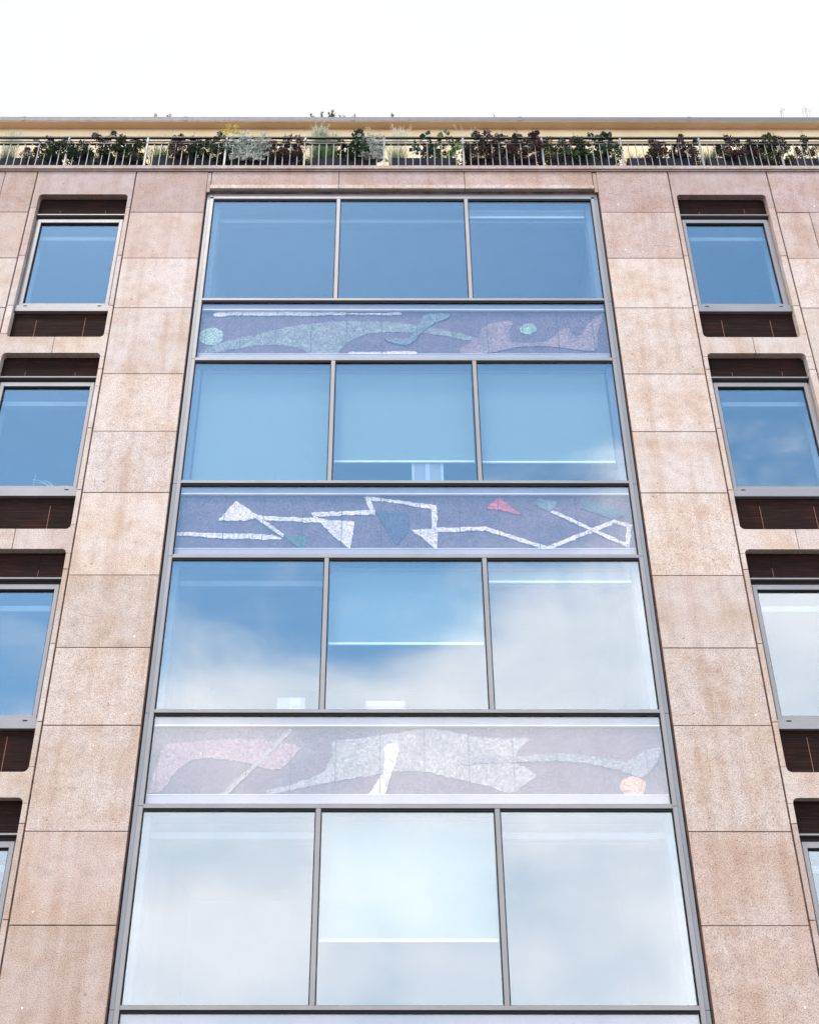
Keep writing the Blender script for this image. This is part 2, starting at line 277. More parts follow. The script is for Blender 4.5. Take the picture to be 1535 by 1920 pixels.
ART = [
  (0, 'white', 2, 'long white bar', [(-2.927, -0.247), (-2.893, -0.209), (-2.68, -0.195), (-2.66, -0.181), (-2.393, -0.166), (-2.132, -0.166), (-1.857, -0.178), (-1.6, -0.186), (-1.321, -0.201), (-1.065, -0.195), (-0.786, -0.215), (-0.53, -0.218), (-0.252, -0.215), (-0.08, -0.189), (-0.021, -0.201), (-0.027, -0.238), (-0.145, -0.261), (-0.465, -0.244), (-0.722, -0.244), (-1.064, -0.247), (-1.32, -0.258), (-1.597, -0.267), (-1.875, -0.258), (-2.116, -0.27), (-2.387, -0.261), (-2.644, -0.258), (-2.812, -0.295), (-2.887, -0.287)]),
  (0, 'green', 1, 'pale green disc at the left end', [(-2.732, -0.69), (-2.731, -0.74), (-2.745, -0.788), (-2.784, -0.821), (-2.819, -0.858), (-2.873, -0.862), (-2.924, -0.86), (-2.975, -0.851), (-3.02, -0.823), (-3.063, -0.789), (-3.093, -0.743), (-3.106, -0.69), (-3.098, -0.639), (-3.076, -0.594), (-3.05, -0.549), (-3.003, -0.527), (-2.952, -0.519), (-2.9, -0.518), (-2.845, -0.521), (-2.806, -0.561), (-2.761, -0.592), (-2.74, -0.641)]),
  (0, 'teal', 0, 'long curved sea green sweep', [(-3.114, -1.035), (-2.953, -0.912), (-2.69, -0.788), (-2.402, -0.69), (-2.111, -0.607), (-1.779, -0.494), (-1.42, -0.429), (-1.103, -0.381), (-0.677, -0.372), (-0.252, -0.384), (-0.128, -0.395), (0.095, -0.431), (0.251, -0.46), (0.429, -0.49), (0.716, -0.579), (0.979, -0.661), (1.197, -0.749), (1.348, -0.822), (1.39, -0.865), (1.323, -0.888), (1.192, -0.865), (1.019, -0.778), (0.756, -0.705), (0.492, -0.646), (0.271, -0.608), (0.049, -0.602), (-0.128, -0.588), (-0.252, -0.587), (-0.505, -0.621), (-0.715, -0.704), (-0.86, -0.829), (-0.921, -0.926), (-0.992, -1.049), (-1.388, -1.049), (-1.507, -0.939), (-1.719, -0.871), (-1.93, -0.849), (-2.181, -0.857), (-2.45, -0.912), (-2.717, -0.981), (-2.983, -1.054), (-3.112, -1.054)]),
  (0, 'blue', 3, 'twisted pale blue ribbon', [(0.737, -0.245), (0.614, -0.215), (0.389, -0.23), (0.298, -0.29), (0.263, -0.395), (0.228, -0.514), (0.16, -0.602), (0.092, -0.72), (-0.018, -0.755), (-0.129, -0.72), (-0.284, -0.734), (-0.25, -0.792), (-0.129, -0.822), (0.003, -0.871), (0.113, -0.836), (0.203, -0.72), (0.294, -0.588), (0.407, -0.469), (0.543, -0.38), (0.678, -0.32)]),
  (0, 'white', 2, 'short white bar at the bottom edge', [(-0.826, -1.013), (-0.795, -0.991), (-0.544, -0.997), (-0.168, -0.991), (-0.086, -0.986), (0.156, -0.975), (0.195, -1.003), (0.166, -1.044), (-0.13, -1.049), (-0.523, -1.046), (-0.815, -1.041)]),
  (0, 'pink', 1, 'mauve pink figure with raised arm', [(1.66, -0.38), (1.527, -0.365), (1.3, -0.44), (1.206, -0.529), (1.156, -0.661), (1.108, -0.749), (1.018, -0.792), (0.928, -0.851), (0.848, -0.937), (0.857, -1.009), (0.965, -1.038), (1.185, -1.024), (1.406, -0.98), (1.562, -0.937), (1.741, -0.888), (2.071, -0.88), (2.29, -0.894), (2.508, -0.923), (2.724, -0.966), (2.855, -0.975), (2.915, -0.923), (2.937, -0.807), (2.943, -0.632), (2.99, -0.484), (3.05, -0.335), (3.106, -0.215), (3.051, -0.209), (2.942, -0.29), (2.815, -0.454), (2.71, -0.632), (2.616, -0.69), (2.555, -0.632), (2.52, -0.514), (2.454, -0.508), (2.383, -0.558), (2.285, -0.676), (2.167, -0.778), (1.988, -0.807), (1.745, -0.813), (1.636, -0.792), (1.598, -0.69), (1.617, -0.543), (1.668, -0.44)]),
  (0, 'green', 1, 'small pale green disc', [(2.027, -0.532), (2.021, -0.572), (1.991, -0.604), (1.957, -0.632), (1.915, -0.646), (1.871, -0.645), (1.834, -0.626), (1.796, -0.608), (1.777, -0.571), (1.769, -0.532), (1.783, -0.492), (1.807, -0.457), (1.843, -0.43), (1.886, -0.42), (1.93, -0.415), (1.973, -0.428), (1.998, -0.461), (2.016, -0.494)]),
  (1, 'white', 1, 'white bar running from the left edge', [(-3.094, -0.774), (-2.928, -0.783), (-2.658, -0.788), (-2.388, -0.803), (-2.139, -0.803), (-1.766, -0.823), (-1.649, -0.883), (-1.927, -0.896), (-2.176, -0.881), (-2.444, -0.886), (-2.757, -0.847), (-3.089, -0.832)]),
  (1, 'white', 3, 'white diagonal bar below the triangle', [(-2.043, -0.554), (-1.986, -0.596), (-1.931, -0.641), (-1.878, -0.69), (-1.823, -0.734), (-1.767, -0.777), (-1.71, -0.818), (-1.656, -0.861), (-1.633, -0.82), (-1.688, -0.778), (-1.744, -0.734), (-1.796, -0.686), (-1.852, -0.643), (-1.908, -0.599), (-1.964, -0.555), (-2.02, -0.511)]),
  (1, 'white', 2, 'white triangle', [(-2.549, -0.589), (-2.436, -0.432), (-2.321, -0.271), (-2.166, -0.389), (-1.989, -0.539), (-2.154, -0.584), (-2.361, -0.596)]),
  (1, 'white', 1, 'white bar linking the triangles', [(-2.03, -0.579), (-1.967, -0.583), (-1.905, -0.58), (-1.842, -0.583), (-1.779, -0.592), (-1.716, -0.598), (-1.654, -0.599), (-1.591, -0.605), (-1.528, -0.603), (-1.466, -0.613), (-1.403, -0.61), (-1.34, -0.617), (-1.278, -0.62), (-1.215, -0.627), (-1.152, -0.625), (-1.09, -0.633), (-1.089, -0.565), (-1.152, -0.556), (-1.215, -0.552), (-1.277, -0.55), (-1.34, -0.543), (-1.403, -0.545), (-1.466, -0.542), (-1.528, -0.534), (-1.591, -0.529), (-1.654, -0.532), (-1.717, -0.525), (-1.78, -0.518), (-1.843, -0.522), (-1.906, -0.514), (-1.969, -0.514), (-2.032, -0.509)]),
  (1, 'white', 2, 'large white triangle pointing down', [(-1.111, -0.581), (-0.902, -0.594), (-0.693, -0.606), (-0.71, -0.847), (-0.738, -1.045), (-0.937, -0.871), (-1.14, -0.646)]),
  (1, 'white', 3, 'small white hook', [(-1.299, -0.457), (-1.167, -0.462), (-1.093, -0.472), (-1.145, -0.489), (-1.196, -0.532), (-1.163, -0.571), (-1.237, -0.552)]),
  (1, 'white', 1, 'white bar rising to the right', [(-1.247, -0.529), (-1.183, -0.526), (-1.118, -0.524), (-1.054, -0.52), (-0.99, -0.516), (-0.926, -0.508), (-0.862, -0.504), (-0.798, -0.501), (-0.733, -0.5), (-0.669, -0.497), (-0.605, -0.493), (-0.54, -0.496), (-0.476, -0.494), (-0.411, -0.486), (-0.414, -0.418), (-0.479, -0.416), (-0.543, -0.424), (-0.608, -0.429), (-0.672, -0.429), (-0.736, -0.436), (-0.801, -0.438), (-0.866, -0.437), (-0.93, -0.445), (-0.994, -0.443), (-1.059, -0.446), (-1.123, -0.449), (-1.188, -0.451), (-1.252, -0.454)]),
  (1, 'white', 2, 'short white slanting bar', [(-0.561, -0.214), (-0.528, -0.301), (-0.492, -0.386), (-0.456, -0.47), (-0.408, -0.443), (-0.442, -0.358), (-0.471, -0.269), (-0.507, -0.184)]),
  (1, 'white', 1, 'white bar descending to the corner', [(-0.562, -0.199), (-0.425, -0.205), (0.008, -0.271), (0.131, -0.298), (0.427, -0.338), (0.448, -0.411), (0.309, -0.384), (0.085, -0.352), (-0.003, -0.331), (-0.277, -0.276), (-0.509, -0.263)]),
  (1, 'white', 3, 'white upright bar', [(0.359, -0.348), (0.359, -0.446), (0.366, -0.543), (0.363, -0.64), (0.364, -0.736), (0.435, -0.733), (0.436, -0.637), (0.441, -0.54), (0.435, -0.443), (0.436, -0.345)]),
  (1, 'white', 2, 'white triangle under the upright bar', [(0.077, -0.742), (0.258, -0.734), (0.44, -0.724), (0.432, -0.886), (0.422, -1.051), (0.256, -0.896)]),
  (1, 'white', 1, 'white level bar in the middle', [(0.303, -0.78), (0.374, -0.776), (0.445, -0.777), (0.516, -0.773), (0.586, -0.768), (0.657, -0.762), (0.728, -0.76), (0.799, -0.759), (0.87, -0.754), (0.941, -0.753), (1.012, -0.755), (1.083, -0.748), (1.084, -0.682), (1.013, -0.684), (0.942, -0.689), (0.871, -0.688), (0.8, -0.691), (0.729, -0.698), (0.657, -0.699), (0.586, -0.704), (0.515, -0.703), (0.444, -0.707), (0.373, -0.71), (0.302, -0.715)]),
  (1, 'white', 2, 'long white bar descending to the bottom edge', [(1.059, -0.743), (1.125, -0.766), (1.19, -0.793), (1.254, -0.819), (1.319, -0.845), (1.386, -0.864), (1.45, -0.891), (1.515, -0.914), (1.58, -0.939), (1.643, -0.966), (1.707, -0.993), (1.771, -1.017), (1.835, -1.043), (1.899, -1.066), (1.921, -1.004), (1.856, -0.98), (1.79, -0.961), (1.726, -0.935), (1.662, -0.911), (1.599, -0.882), (1.532, -0.863), (1.469, -0.832), (1.404, -0.807), (1.339, -0.783), (1.273, -0.76), (1.209, -0.731), (1.143, -0.71), (1.077, -0.686)]),
  (1, 'white', 1, 'long white bar crossing to the upper right', [(1.894, -1.067), (1.958, -1.039), (2.022, -1.01), (2.086, -0.982), (2.149, -0.949), (2.214, -0.922), (2.279, -0.896), (2.342, -0.861), (2.407, -0.836), (2.472, -0.807), (2.536, -0.774), (2.602, -0.747), (2.666, -0.715), (2.731, -0.685), (2.796, -0.656), (2.862, -0.625), (2.848, -0.569), (2.783, -0.598), (2.717, -0.626), (2.653, -0.662), (2.586, -0.686), (2.523, -0.72), (2.457, -0.747), (2.393, -0.779), (2.328, -0.805), (2.263, -0.835), (2.2, -0.868), (2.135, -0.894), (2.072, -0.928), (2.008, -0.956), (1.943, -0.982), (1.88, -1.012)]),
  (1, 'white', 2, 'short white bar at the right corner', [(2.824, -0.623), (2.899, -0.65), (2.975, -0.673), (3.051, -0.694), (3.067, -0.646), (2.992, -0.62), (2.916, -0.599), (2.841, -0.573)]),
  (1, 'white', 1, 'white upright bar near the right edge', [(3.021, -0.646), (3.002, -0.739), (2.981, -0.832), (2.966, -0.925), (2.948, -1.016), (3.003, -1.024), (3.026, -0.933), (3.041, -0.84), (3.064, -0.748), (3.081, -0.654)]),
  (1, 'white', 3, 'white bar crossing down to the right corner', [(1.994, -0.462), (2.054, -0.495), (2.114, -0.527), (2.172, -0.562), (2.231, -0.594), (2.289, -0.629), (2.347, -0.663), (2.407, -0.694), (2.464, -0.729), (2.522, -0.763), (2.582, -0.792), (2.64, -0.824), (2.697, -0.86), (2.755, -0.892), (2.812, -0.926), (2.87, -0.957), (2.926, -0.991), (2.985, -1.021), (3.007, -0.976), (2.95, -0.942), (2.892, -0.913), (2.835, -0.879), (2.777, -0.847), (2.72, -0.812), (2.662, -0.779), (2.604, -0.747), (2.545, -0.715), (2.485, -0.685), (2.429, -0.648), (2.37, -0.614), (2.311, -0.583), (2.252, -0.551), (2.194, -0.514), (2.135, -0.48), (2.074, -0.45), (2.016, -0.414)]),
  (1, 'red', 1, 'coral red triangle', [(1.117, -0.384), (1.2, -0.29), (1.283, -0.195), (1.433, -0.344), (1.592, -0.496), (1.339, -0.43)]),
  (1, 'blue', 1, 'faint teal patch', [(1.772, -0.317), (1.844, -0.244), (2.09, -0.276), (2.061, -0.357), (1.965, -0.443), (1.857, -0.384)]),
  (1, 'deepteal', 1, 'dull teal slanted rectangle', [(2.395, -0.384), (2.511, -0.222), (2.781, -0.344), (3.071, -0.459), (2.856, -0.584), (2.633, -0.478)]),
  (1, 'deepgreen', 1, 'dull green small triangle', [(-1.651, -0.835), (-1.327, -0.835), (-1.354, -1.041), (-1.426, -1.036)]),
  (1, 'deepblue', 1, 'faint slate blue triangle', [(-0.402, -0.447), (0.058, -0.457), (0.056, -0.749), (-0.111, -0.98), (-0.194, -0.871)]),
  (2, 'mauve', 1, 'mauve boomerang', [(-3.055, -1.019), (-3.074, -0.943), (-3.0, -0.644), (-2.974, -0.486), (-2.907, -0.407), (-2.684, -0.377), (-2.384, -0.35), (-2.04, -0.334), (-1.781, -0.338), (-1.584, -0.384), (-1.346, -0.407), (-1.305, -0.464), (-1.422, -0.622), (-1.524, -0.722), (-1.609, -0.729), (-1.825, -0.678), (-1.977, -0.633), (-2.193, -0.599), (-2.387, -0.577), (-2.577, -0.599), (-2.678, -0.666), (-2.776, -0.756), (-2.848, -0.888), (-2.94, -1.019)]),
  (2, 'grey', 2, 'thin grey diagonal bar', [(-2.234, -1.037), (-1.807, -0.622), (-1.441, -0.2), (-1.397, -0.223), (-1.763, -0.644), (-2.129, -1.037)]),
  (2, 'palegrey', 1, 'large pale grey body', [(-1.669, -0.98), (-1.451, -0.932), (-1.159, -0.833), (-0.992, -0.744), (-0.931, -0.622), (-0.901, -0.532), (-0.92, -0.407), (-0.884, -0.354), (-0.55, -0.331), (-0.313, -0.281), (-0.128, -0.258), (0.056, -0.229), (0.286, -0.197), (0.537, -0.241), (0.765, -0.29), (1.038, -0.327), (1.45, -0.322), (1.498, -0.356), (1.398, -0.423), (1.336, -0.496), (1.321, -0.555), (1.249, -0.639), (1.426, -0.698), (1.542, -0.804), (1.273, -1.001), (1.183, -1.013), (0.92, -0.92), (0.52, -0.827), (0.252, -0.761), (0.073, -0.745), (-0.152, -0.757), (-0.523, -0.811), (-0.84, -0.866), (-1.155, -0.932), (-1.469, -0.998), (-1.656, -1.03)]),
  (2, 'bluegrey', 3, 'blue grey tail rising to the right', [(0.617, -0.615), (0.799, -0.579), (1.321, -0.558), (1.641, -0.524), (1.891, -0.52), (2.115, -0.548), (2.339, -0.579), (2.65, -0.634), (2.87, -0.496), (3.036, -0.435), (3.11, -0.484), (3.015, -0.603), (2.854, -0.815), (2.784, -0.839), (2.635, -0.769), (2.395, -0.698), (2.107, -0.639), (1.793, -0.615), (1.43, -0.632), (0.977, -0.646), (0.683, -0.674)]),
  (2, 'white', 3, 'bright white curved bar', [(-0.28, -0.464), (-0.248, -0.407), (-0.14, -0.384), (-0.097, -0.429), (-0.12, -0.577), (-0.184, -0.756), (-0.258, -1.037), (-0.458, -1.037), (-0.375, -0.91), (-0.29, -0.756), (-0.259, -0.577), (-0.28, -0.509)]),
  (2, 'peach', 1, 'peach disc by the right edge', [(2.826, -0.937), (2.82, -0.972), (2.803, -1.008), (2.767, -1.033), (2.73, -1.054), (2.687, -1.054), (2.642, -1.054), (2.602, -1.05), (2.563, -1.035), (2.543, -1.004), (2.522, -0.973), (2.515, -0.937), (2.534, -0.901), (2.552, -0.865), (2.583, -0.836), (2.627, -0.823), (2.669, -0.804), (2.713, -0.811), (2.758, -0.815), (2.792, -0.837), (2.822, -0.864), (2.838, -0.898)]),
]
# ------------------------------------------------------------------ the building
random.seed(7)
BX = 9.2                       # half width of the built front
FH = 3.417                     # storey height
def T(k): return 14.38-FH*k    # sill line of storey k, counted from the top
bld = empty('office_building', (0, 0, 0))
tag(bld, 'pink granite office block with a tall glazed bay, mosaic panels and planted terrace', 'building')

def tint(z, k=1.0):
    # every slab was cut from its own stone: the rows near the top are mauve, the middle ones paler, the lowest rows browner
    if z > 16.1: c = (.37, .265, .237)
    elif z > 15.1: c = (.44, .33, .285)
    elif z > 9: c = (.495, .40, .352)
    elif z > 6: c = (.455, .36, .305)
    else: c = (.42, .315, .265)
    q = random.uniform(.94, 1.06); w = random.uniform(-.010, .010)
    return (c[0]*q+w*.5, c[1]*q, c[2]*q-w, 1)
# courses shared by all piers
zs = [17.225, 16.259]
for k in range(0, 5):
    zs += [T(k)+.84, T(k)-.212, T(k)-1.52+.0]
zs = [17.225, 16.259, 15.223]
zz = 14.169
for k in range(5):
    zs += [zz, zz-1.309, zz-2.367]; zz -= FH
zs = [z for z in zs if z > .2]+[.0]
G = .0048                      # half joint
def pier(xa, xb, name='stone_pier', y0=0.0, splits=()):
    mb = MB()
    for i in range(len(zs)-1):
        z1, z0 = zs[i], zs[i+1]
        xs_ = [xa]+[s for s, top in splits if not (top and i == 0)]+[xb]
        for a, b in zip(xs_, xs_[1:]):
            dy = random.uniform(-.003, .003); jz = random.uniform(-.0012, .0012)
            mb.box(a+(G if a != xa else 0), b-(G if b != xb else 0), y0+dy, y0+.045, z0+G+jz, z1-G+jz, random.uniform(.002, .005), tint((z0+z1)/2))
            if b-a > .8:       # plugs over the fixing pins
                for fx in (.22, .84):
                    px_, pz_ = a+(b-a)*(fx+random.uniform(-.03, .03)), z0+.16+random.uniform(-.03, .05); pc = random.choice([(.75, .66, .58, 1), (.30, .17, .11, 1), (.36, .22, .15, 1)])
                    mb.prism([(px_+.013*math.cos(q*math.pi/4), pz_+.013*math.sin(q*math.pi/4)) for q in range(8)], y0+dy-.0008, y0+.01, pc)
            if random.random() < .22:      # hairline crack
                cx_, cz_ = random.uniform(a+.1, b-.3), random.uniform(z0+.2, z1-.15); ang = random.uniform(-.5, .3)
                for q in range(random.randint(5, 10)):
                    l_ = random.uniform(.02, .05); nx_, nz_ = cx_+l_*math.cos(ang), cz_+l_*math.sin(ang)
                    if nx_ > b-.02 or nz_ > z1-.02: break
                    w_ = random.uniform(.001, .0028); mb.prism([(cx_, cz_-w_), (nx_, nz_-w_), (nx_, nz_+w_), (cx_, cz_+w_)], y0+dy-.0006, y0+.01, (.10, .06, .045, 1))
                    cx_, cz_ = nx_, nz_; ang += random.uniform(-.5, .5)
    return mb.build(name, M['stone'], bld)
P1a, P1b, P2, P3 = 3.221, 4.418, 6.062, 6.61
JW = .022
for s in (-1, 1):
    a, b = sorted((s*(P1a+.012), s*P1b)); pier(a, b)
    a, b = sorted((s*(P2+JW), s*BX)); pier(a, b, splits=((s*P3, s > 0),) if s > 0 else ((s*7.9, False), (s*P3, False)))
# solid wall behind the slabs (its mortar shows in the joints)
for s in (-1, 1):
    for a, b in ((P1a, 4.475), (5.995, BX)):
        a, b = sorted((s*a, s*b)); MB().box(a, b, .012, .50, 0, 17.22).build('wall', M['joint'], bld)
# the two ladders of stone round the small windows
OX = (4.503, 5.965)
oc = .065
def top_of(k): return T(k)+2.30
def bot_of(k): return T(k)-.803
def arc(cx, cz, r, a0, a1, n=6): return [(cx+r*math.cos(R(a0+(a1-a0)*i/n)), cz+r*math.sin(R(a0+(a1-a0)*i/n))) for i in range(n+1)]
def ladder(s):
    sx0, sx1 = 4.418+JW, 6.062-0.0
    mb = MB(); back = MB()
    def add(pts, y0, y1, tn): mb.prism([(s*px, pz) for px, pz in pts], y0, y1, tn)
    D1 = .118
    xm = (OX[0]+OX[1])/2 + (.0)
    for k in range(-1, 4):
        tn = tint(T(k+0)-.9 if k >= 0 else 17)
        zl = top_of(k+1)-oc-.002 if k < 3 else .0
        zb = bot_of(k) if k >= 0 else None; zt = top_of(k+1) if k < 3 else None
        for side in (0, 1):
            tn = tint(zb) if zb else (.36, .27, .25, 1)
            gg = -.0002 if k == -1 else G
            if side == 0: xa, xo, xc = sx0, OX[0], xm-gg; sg = 1
            else: xa, xo, xc = sx1, OX[1], xm+(G if k >= 0 else .0004); sg = -1
            pts = []
            if k < 3:
                if k == -1 : pts += [(xa, zt-.31), (xo, zt-.31)]
                else: pts += [(xa, zt-oc), (xo, zt-oc)]
                cx = xo+sg*oc
                ar = arc(cx, zt-oc, oc, 180, 90) if sg == 1 else arc(cx, zt-oc, oc, 0, 90)
                pts += ar[(0 if k == -1 else 1):]
                pts += [(xc, zt)]
            else: pts += [(xa, 0), (xc, 0)]
            if k == -1:
                pts += [(xc, 17.225), (xa, 17.225)]
            else:
                cx = xo+sg*oc
                ar = arc(cx, zb+oc, oc, 270, 180) if sg == 1 else arc(cx, zb+oc, oc, 270, 360)
                pts += [(xc, zb)] + ar + [(xa, zb+oc)]
            if k == -1: xcc = xc
            add(pts, random.uniform(-.001, .001) if k >= 0 else .0, D1+.06, tn)
    # jamb pieces between the corner pieces
    for k in range(4):
        jz = [top_of(k)-oc if k else top_of(k)-.31, T(k)+.90, T(k)-.162, bot_of(k)+oc]
        if k: jz.insert(1, top_of(k)-.31)
        for a, b in zip(jz, jz[1:]):
            for xa, xb in ((sx0, OX[0]), (OX[1], sx1)):
                x0_, x1_ = sorted((s*xa, s*xb)); mb.box(x0_, x1_, random.uniform(-.001, .001), D1+.06, b+G, a-G, .002, tint((a+b)/2))
    o = mb.build('window_surround', M['stone'], bld)
    # masonry behind the bands
    for k in range(-1, 4):
        z1 = (bot_of(k)-.012) if k >= 0 else 17.22
        z0 = (top_of(k+1)+.012) if k < 3 else 0
        a, b = sorted((s*4.475, s*5.995)); back.box(a+.002, b-.002, .14, .5, z0, z1)
        a, b = sorted((s*(xm-.05), s*(xm+.05)));  back.box(a, b, .006, .14, z0+.02, z1-.02)
    # filler seen in the joints between jamb stones
    for xa, xb in ((sx0, OX[0]-.004), (OX[1]+.004, sx1)):
        a, b = sorted((s*xa, s*xb)); back.box(a+.003, b-.003, .006, .17, .2, 17.2)
    back.build('masonry_core', M['joint'], bld)
for s in (-1, 1): ladder(s)

def side_window(s, k):
    a, b = sorted((s*OX[0], s*OX[1])); t0 = T(k)
    mb = MB(); y = .09
    fx0, fx1 = a+.006, b-.006
    zt, zb = t0+1.808, t0-.100
    mb.frame(fx0+.035, fx1-.035, zb, zt, .055, y, y+.09, .002, wb=.060, wt=.072)
    mb.box(fx0, fx0+.034, y+.012, y+.10, zb, zt, .002); mb.box(fx1-.034, fx1, y+.012, y+.10, zb, zt, .002)
    for q in (.012, .021): 
        mb.box(fx0-.002+0, fx0+.004+q*.3, y+.02+q, y+.024+q, zb, zt); 
    fr = mb.build('window', M['alu'], bld, origin=((a+b)/2, y, zb))
    gx0, gx1, gz0, gz1 = fx0+.09, fx1-.09, zb+.060, zt-.072
    MB().frame(gx0-.001, gx1+.001, gz0-.001, gz1+.001, .012, y+.022, y+.04, wb=.002, wt=.022).build('gasket', M['gasket'], fr)
    MB().box(gx0+.002, gx1-.002, y+.042, y+.050, gz0+.001, gz1-.001).build('pane', M['glass'], fr)
    sl = MB(); sl.box(fx0, fx1, y-.035, y+.06, zb-.130, zb-.004, .003); sl.build('sill', M['alu'], fr)
    for xx in (fx0+.125, fx1-.185): MB().box(xx, xx+.058, y-.0375, y-.034, zb-.034, zb-.018).build('drain_slot', M['gasket'], fr)
    hd = MB(); hd.box(fx0-.004, fx1+.004, y-.035, y+.045, t0+1.872, t0+1.894, .002); hd.build('head_strip', M['alu'], fr)
    MB().box(fx0, fx1, y+.02, y+.05, zt+.002, t0+1.871).build('blind_slot', M['soffit_dark'], fr)
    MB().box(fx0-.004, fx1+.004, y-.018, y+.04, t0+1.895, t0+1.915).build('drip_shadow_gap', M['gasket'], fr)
    xj = (a+.36, b-.36)
    for nm, z0, z1 in (('upper_panel', t0+1.916, t0+2.34), ('lower_panel', t0-.84, zb-.132)):
        p = MB(); xs_ = [a-.03, xj[0], xj[1], b+.03]
        for u, v in zip(xs_, xs_[1:]): p.box(u+.0015, v-.0015, .119+random.uniform(0, .001), .136, z0, z1)
        # fine horizontal ribs
        zz_ = z0+.02
        while zz_ < z1-.02:
            p.box(a-.02, xj[0]-.002, .1165, .119, zz_, zz_+.007); p.box(xj[0]+.002, xj[1]-.002, .1165, .119, zz_, zz_+.007); p.box(xj[1]+.002, b+.02, .1165, .119, zz_, zz_+.007)
            zz_ += random.uniform(.016, .026)
        p.build(nm, M['brown'], fr)
    for xx in xj:
        MB().box(xx-.003, xx+.003, .1155, .13, t0-.80, t0-.36 if random.random() < .5 else t0-.31).build('panel_joint', M['brown_joint'], fr)
        MB().box(xx-.0025, xx+.0025, .1158, .13, t0+1.92, t0+random.uniform(1.98, 2.12)).build('panel_joint', M['brown_joint'], fr)
    MB().box(a-.03, b+.03, .14, .15, zb-.131, zb-.098).build('sill_backing', M['gasket'], fr)
M['soffit_dark'], _, _ = mat('dark_bronze', (.02, .013, .01), .7, spec=.15)
for s in (-1, 1):
    for k in range(4): side_window(s, k)

# ---- the glazed bay
BW = 3.209
YF = .03                     # face of the frame
fr = MB()
for s in (-1, 1):
    zs_ = [16.62]+[T(k)-.03 for k in range(4)]+[.2]
    for z1, z0 in zip(zs_, zs_[1:]):
        a, b = sorted((s*3.155, s*BW)); fr.box(a, b, YF+.018, YF+.10, z0+.0015, z1-.0015, .003)
fr.box(-BW, BW, YF+.018, YF+.10, 16.6215, 16.735, .003)
fr.build('bay_outer_frame', M['alu_outer'], bld)
fr = MB()
for s in (-1, 1):
    zs_ = [16.655]+[T(k)-1.205 for k in range(4)]+[.2]
    for z1, z0 in zip(zs_, zs_[1:]):
        a, b = sorted((s*3.096, s*3.153)); fr.box(a, b, YF, YF+.12, z0+.0012, z1-.0012, .003)
fr.box(-3.153, 3.153, YF, YF+.12, 16.612, 16.668, .003)
fr.build('bay_inner_frame', M['alu'], bld)
MXS = (-1.044, 1.044)
xb = 3.095
rooms = []
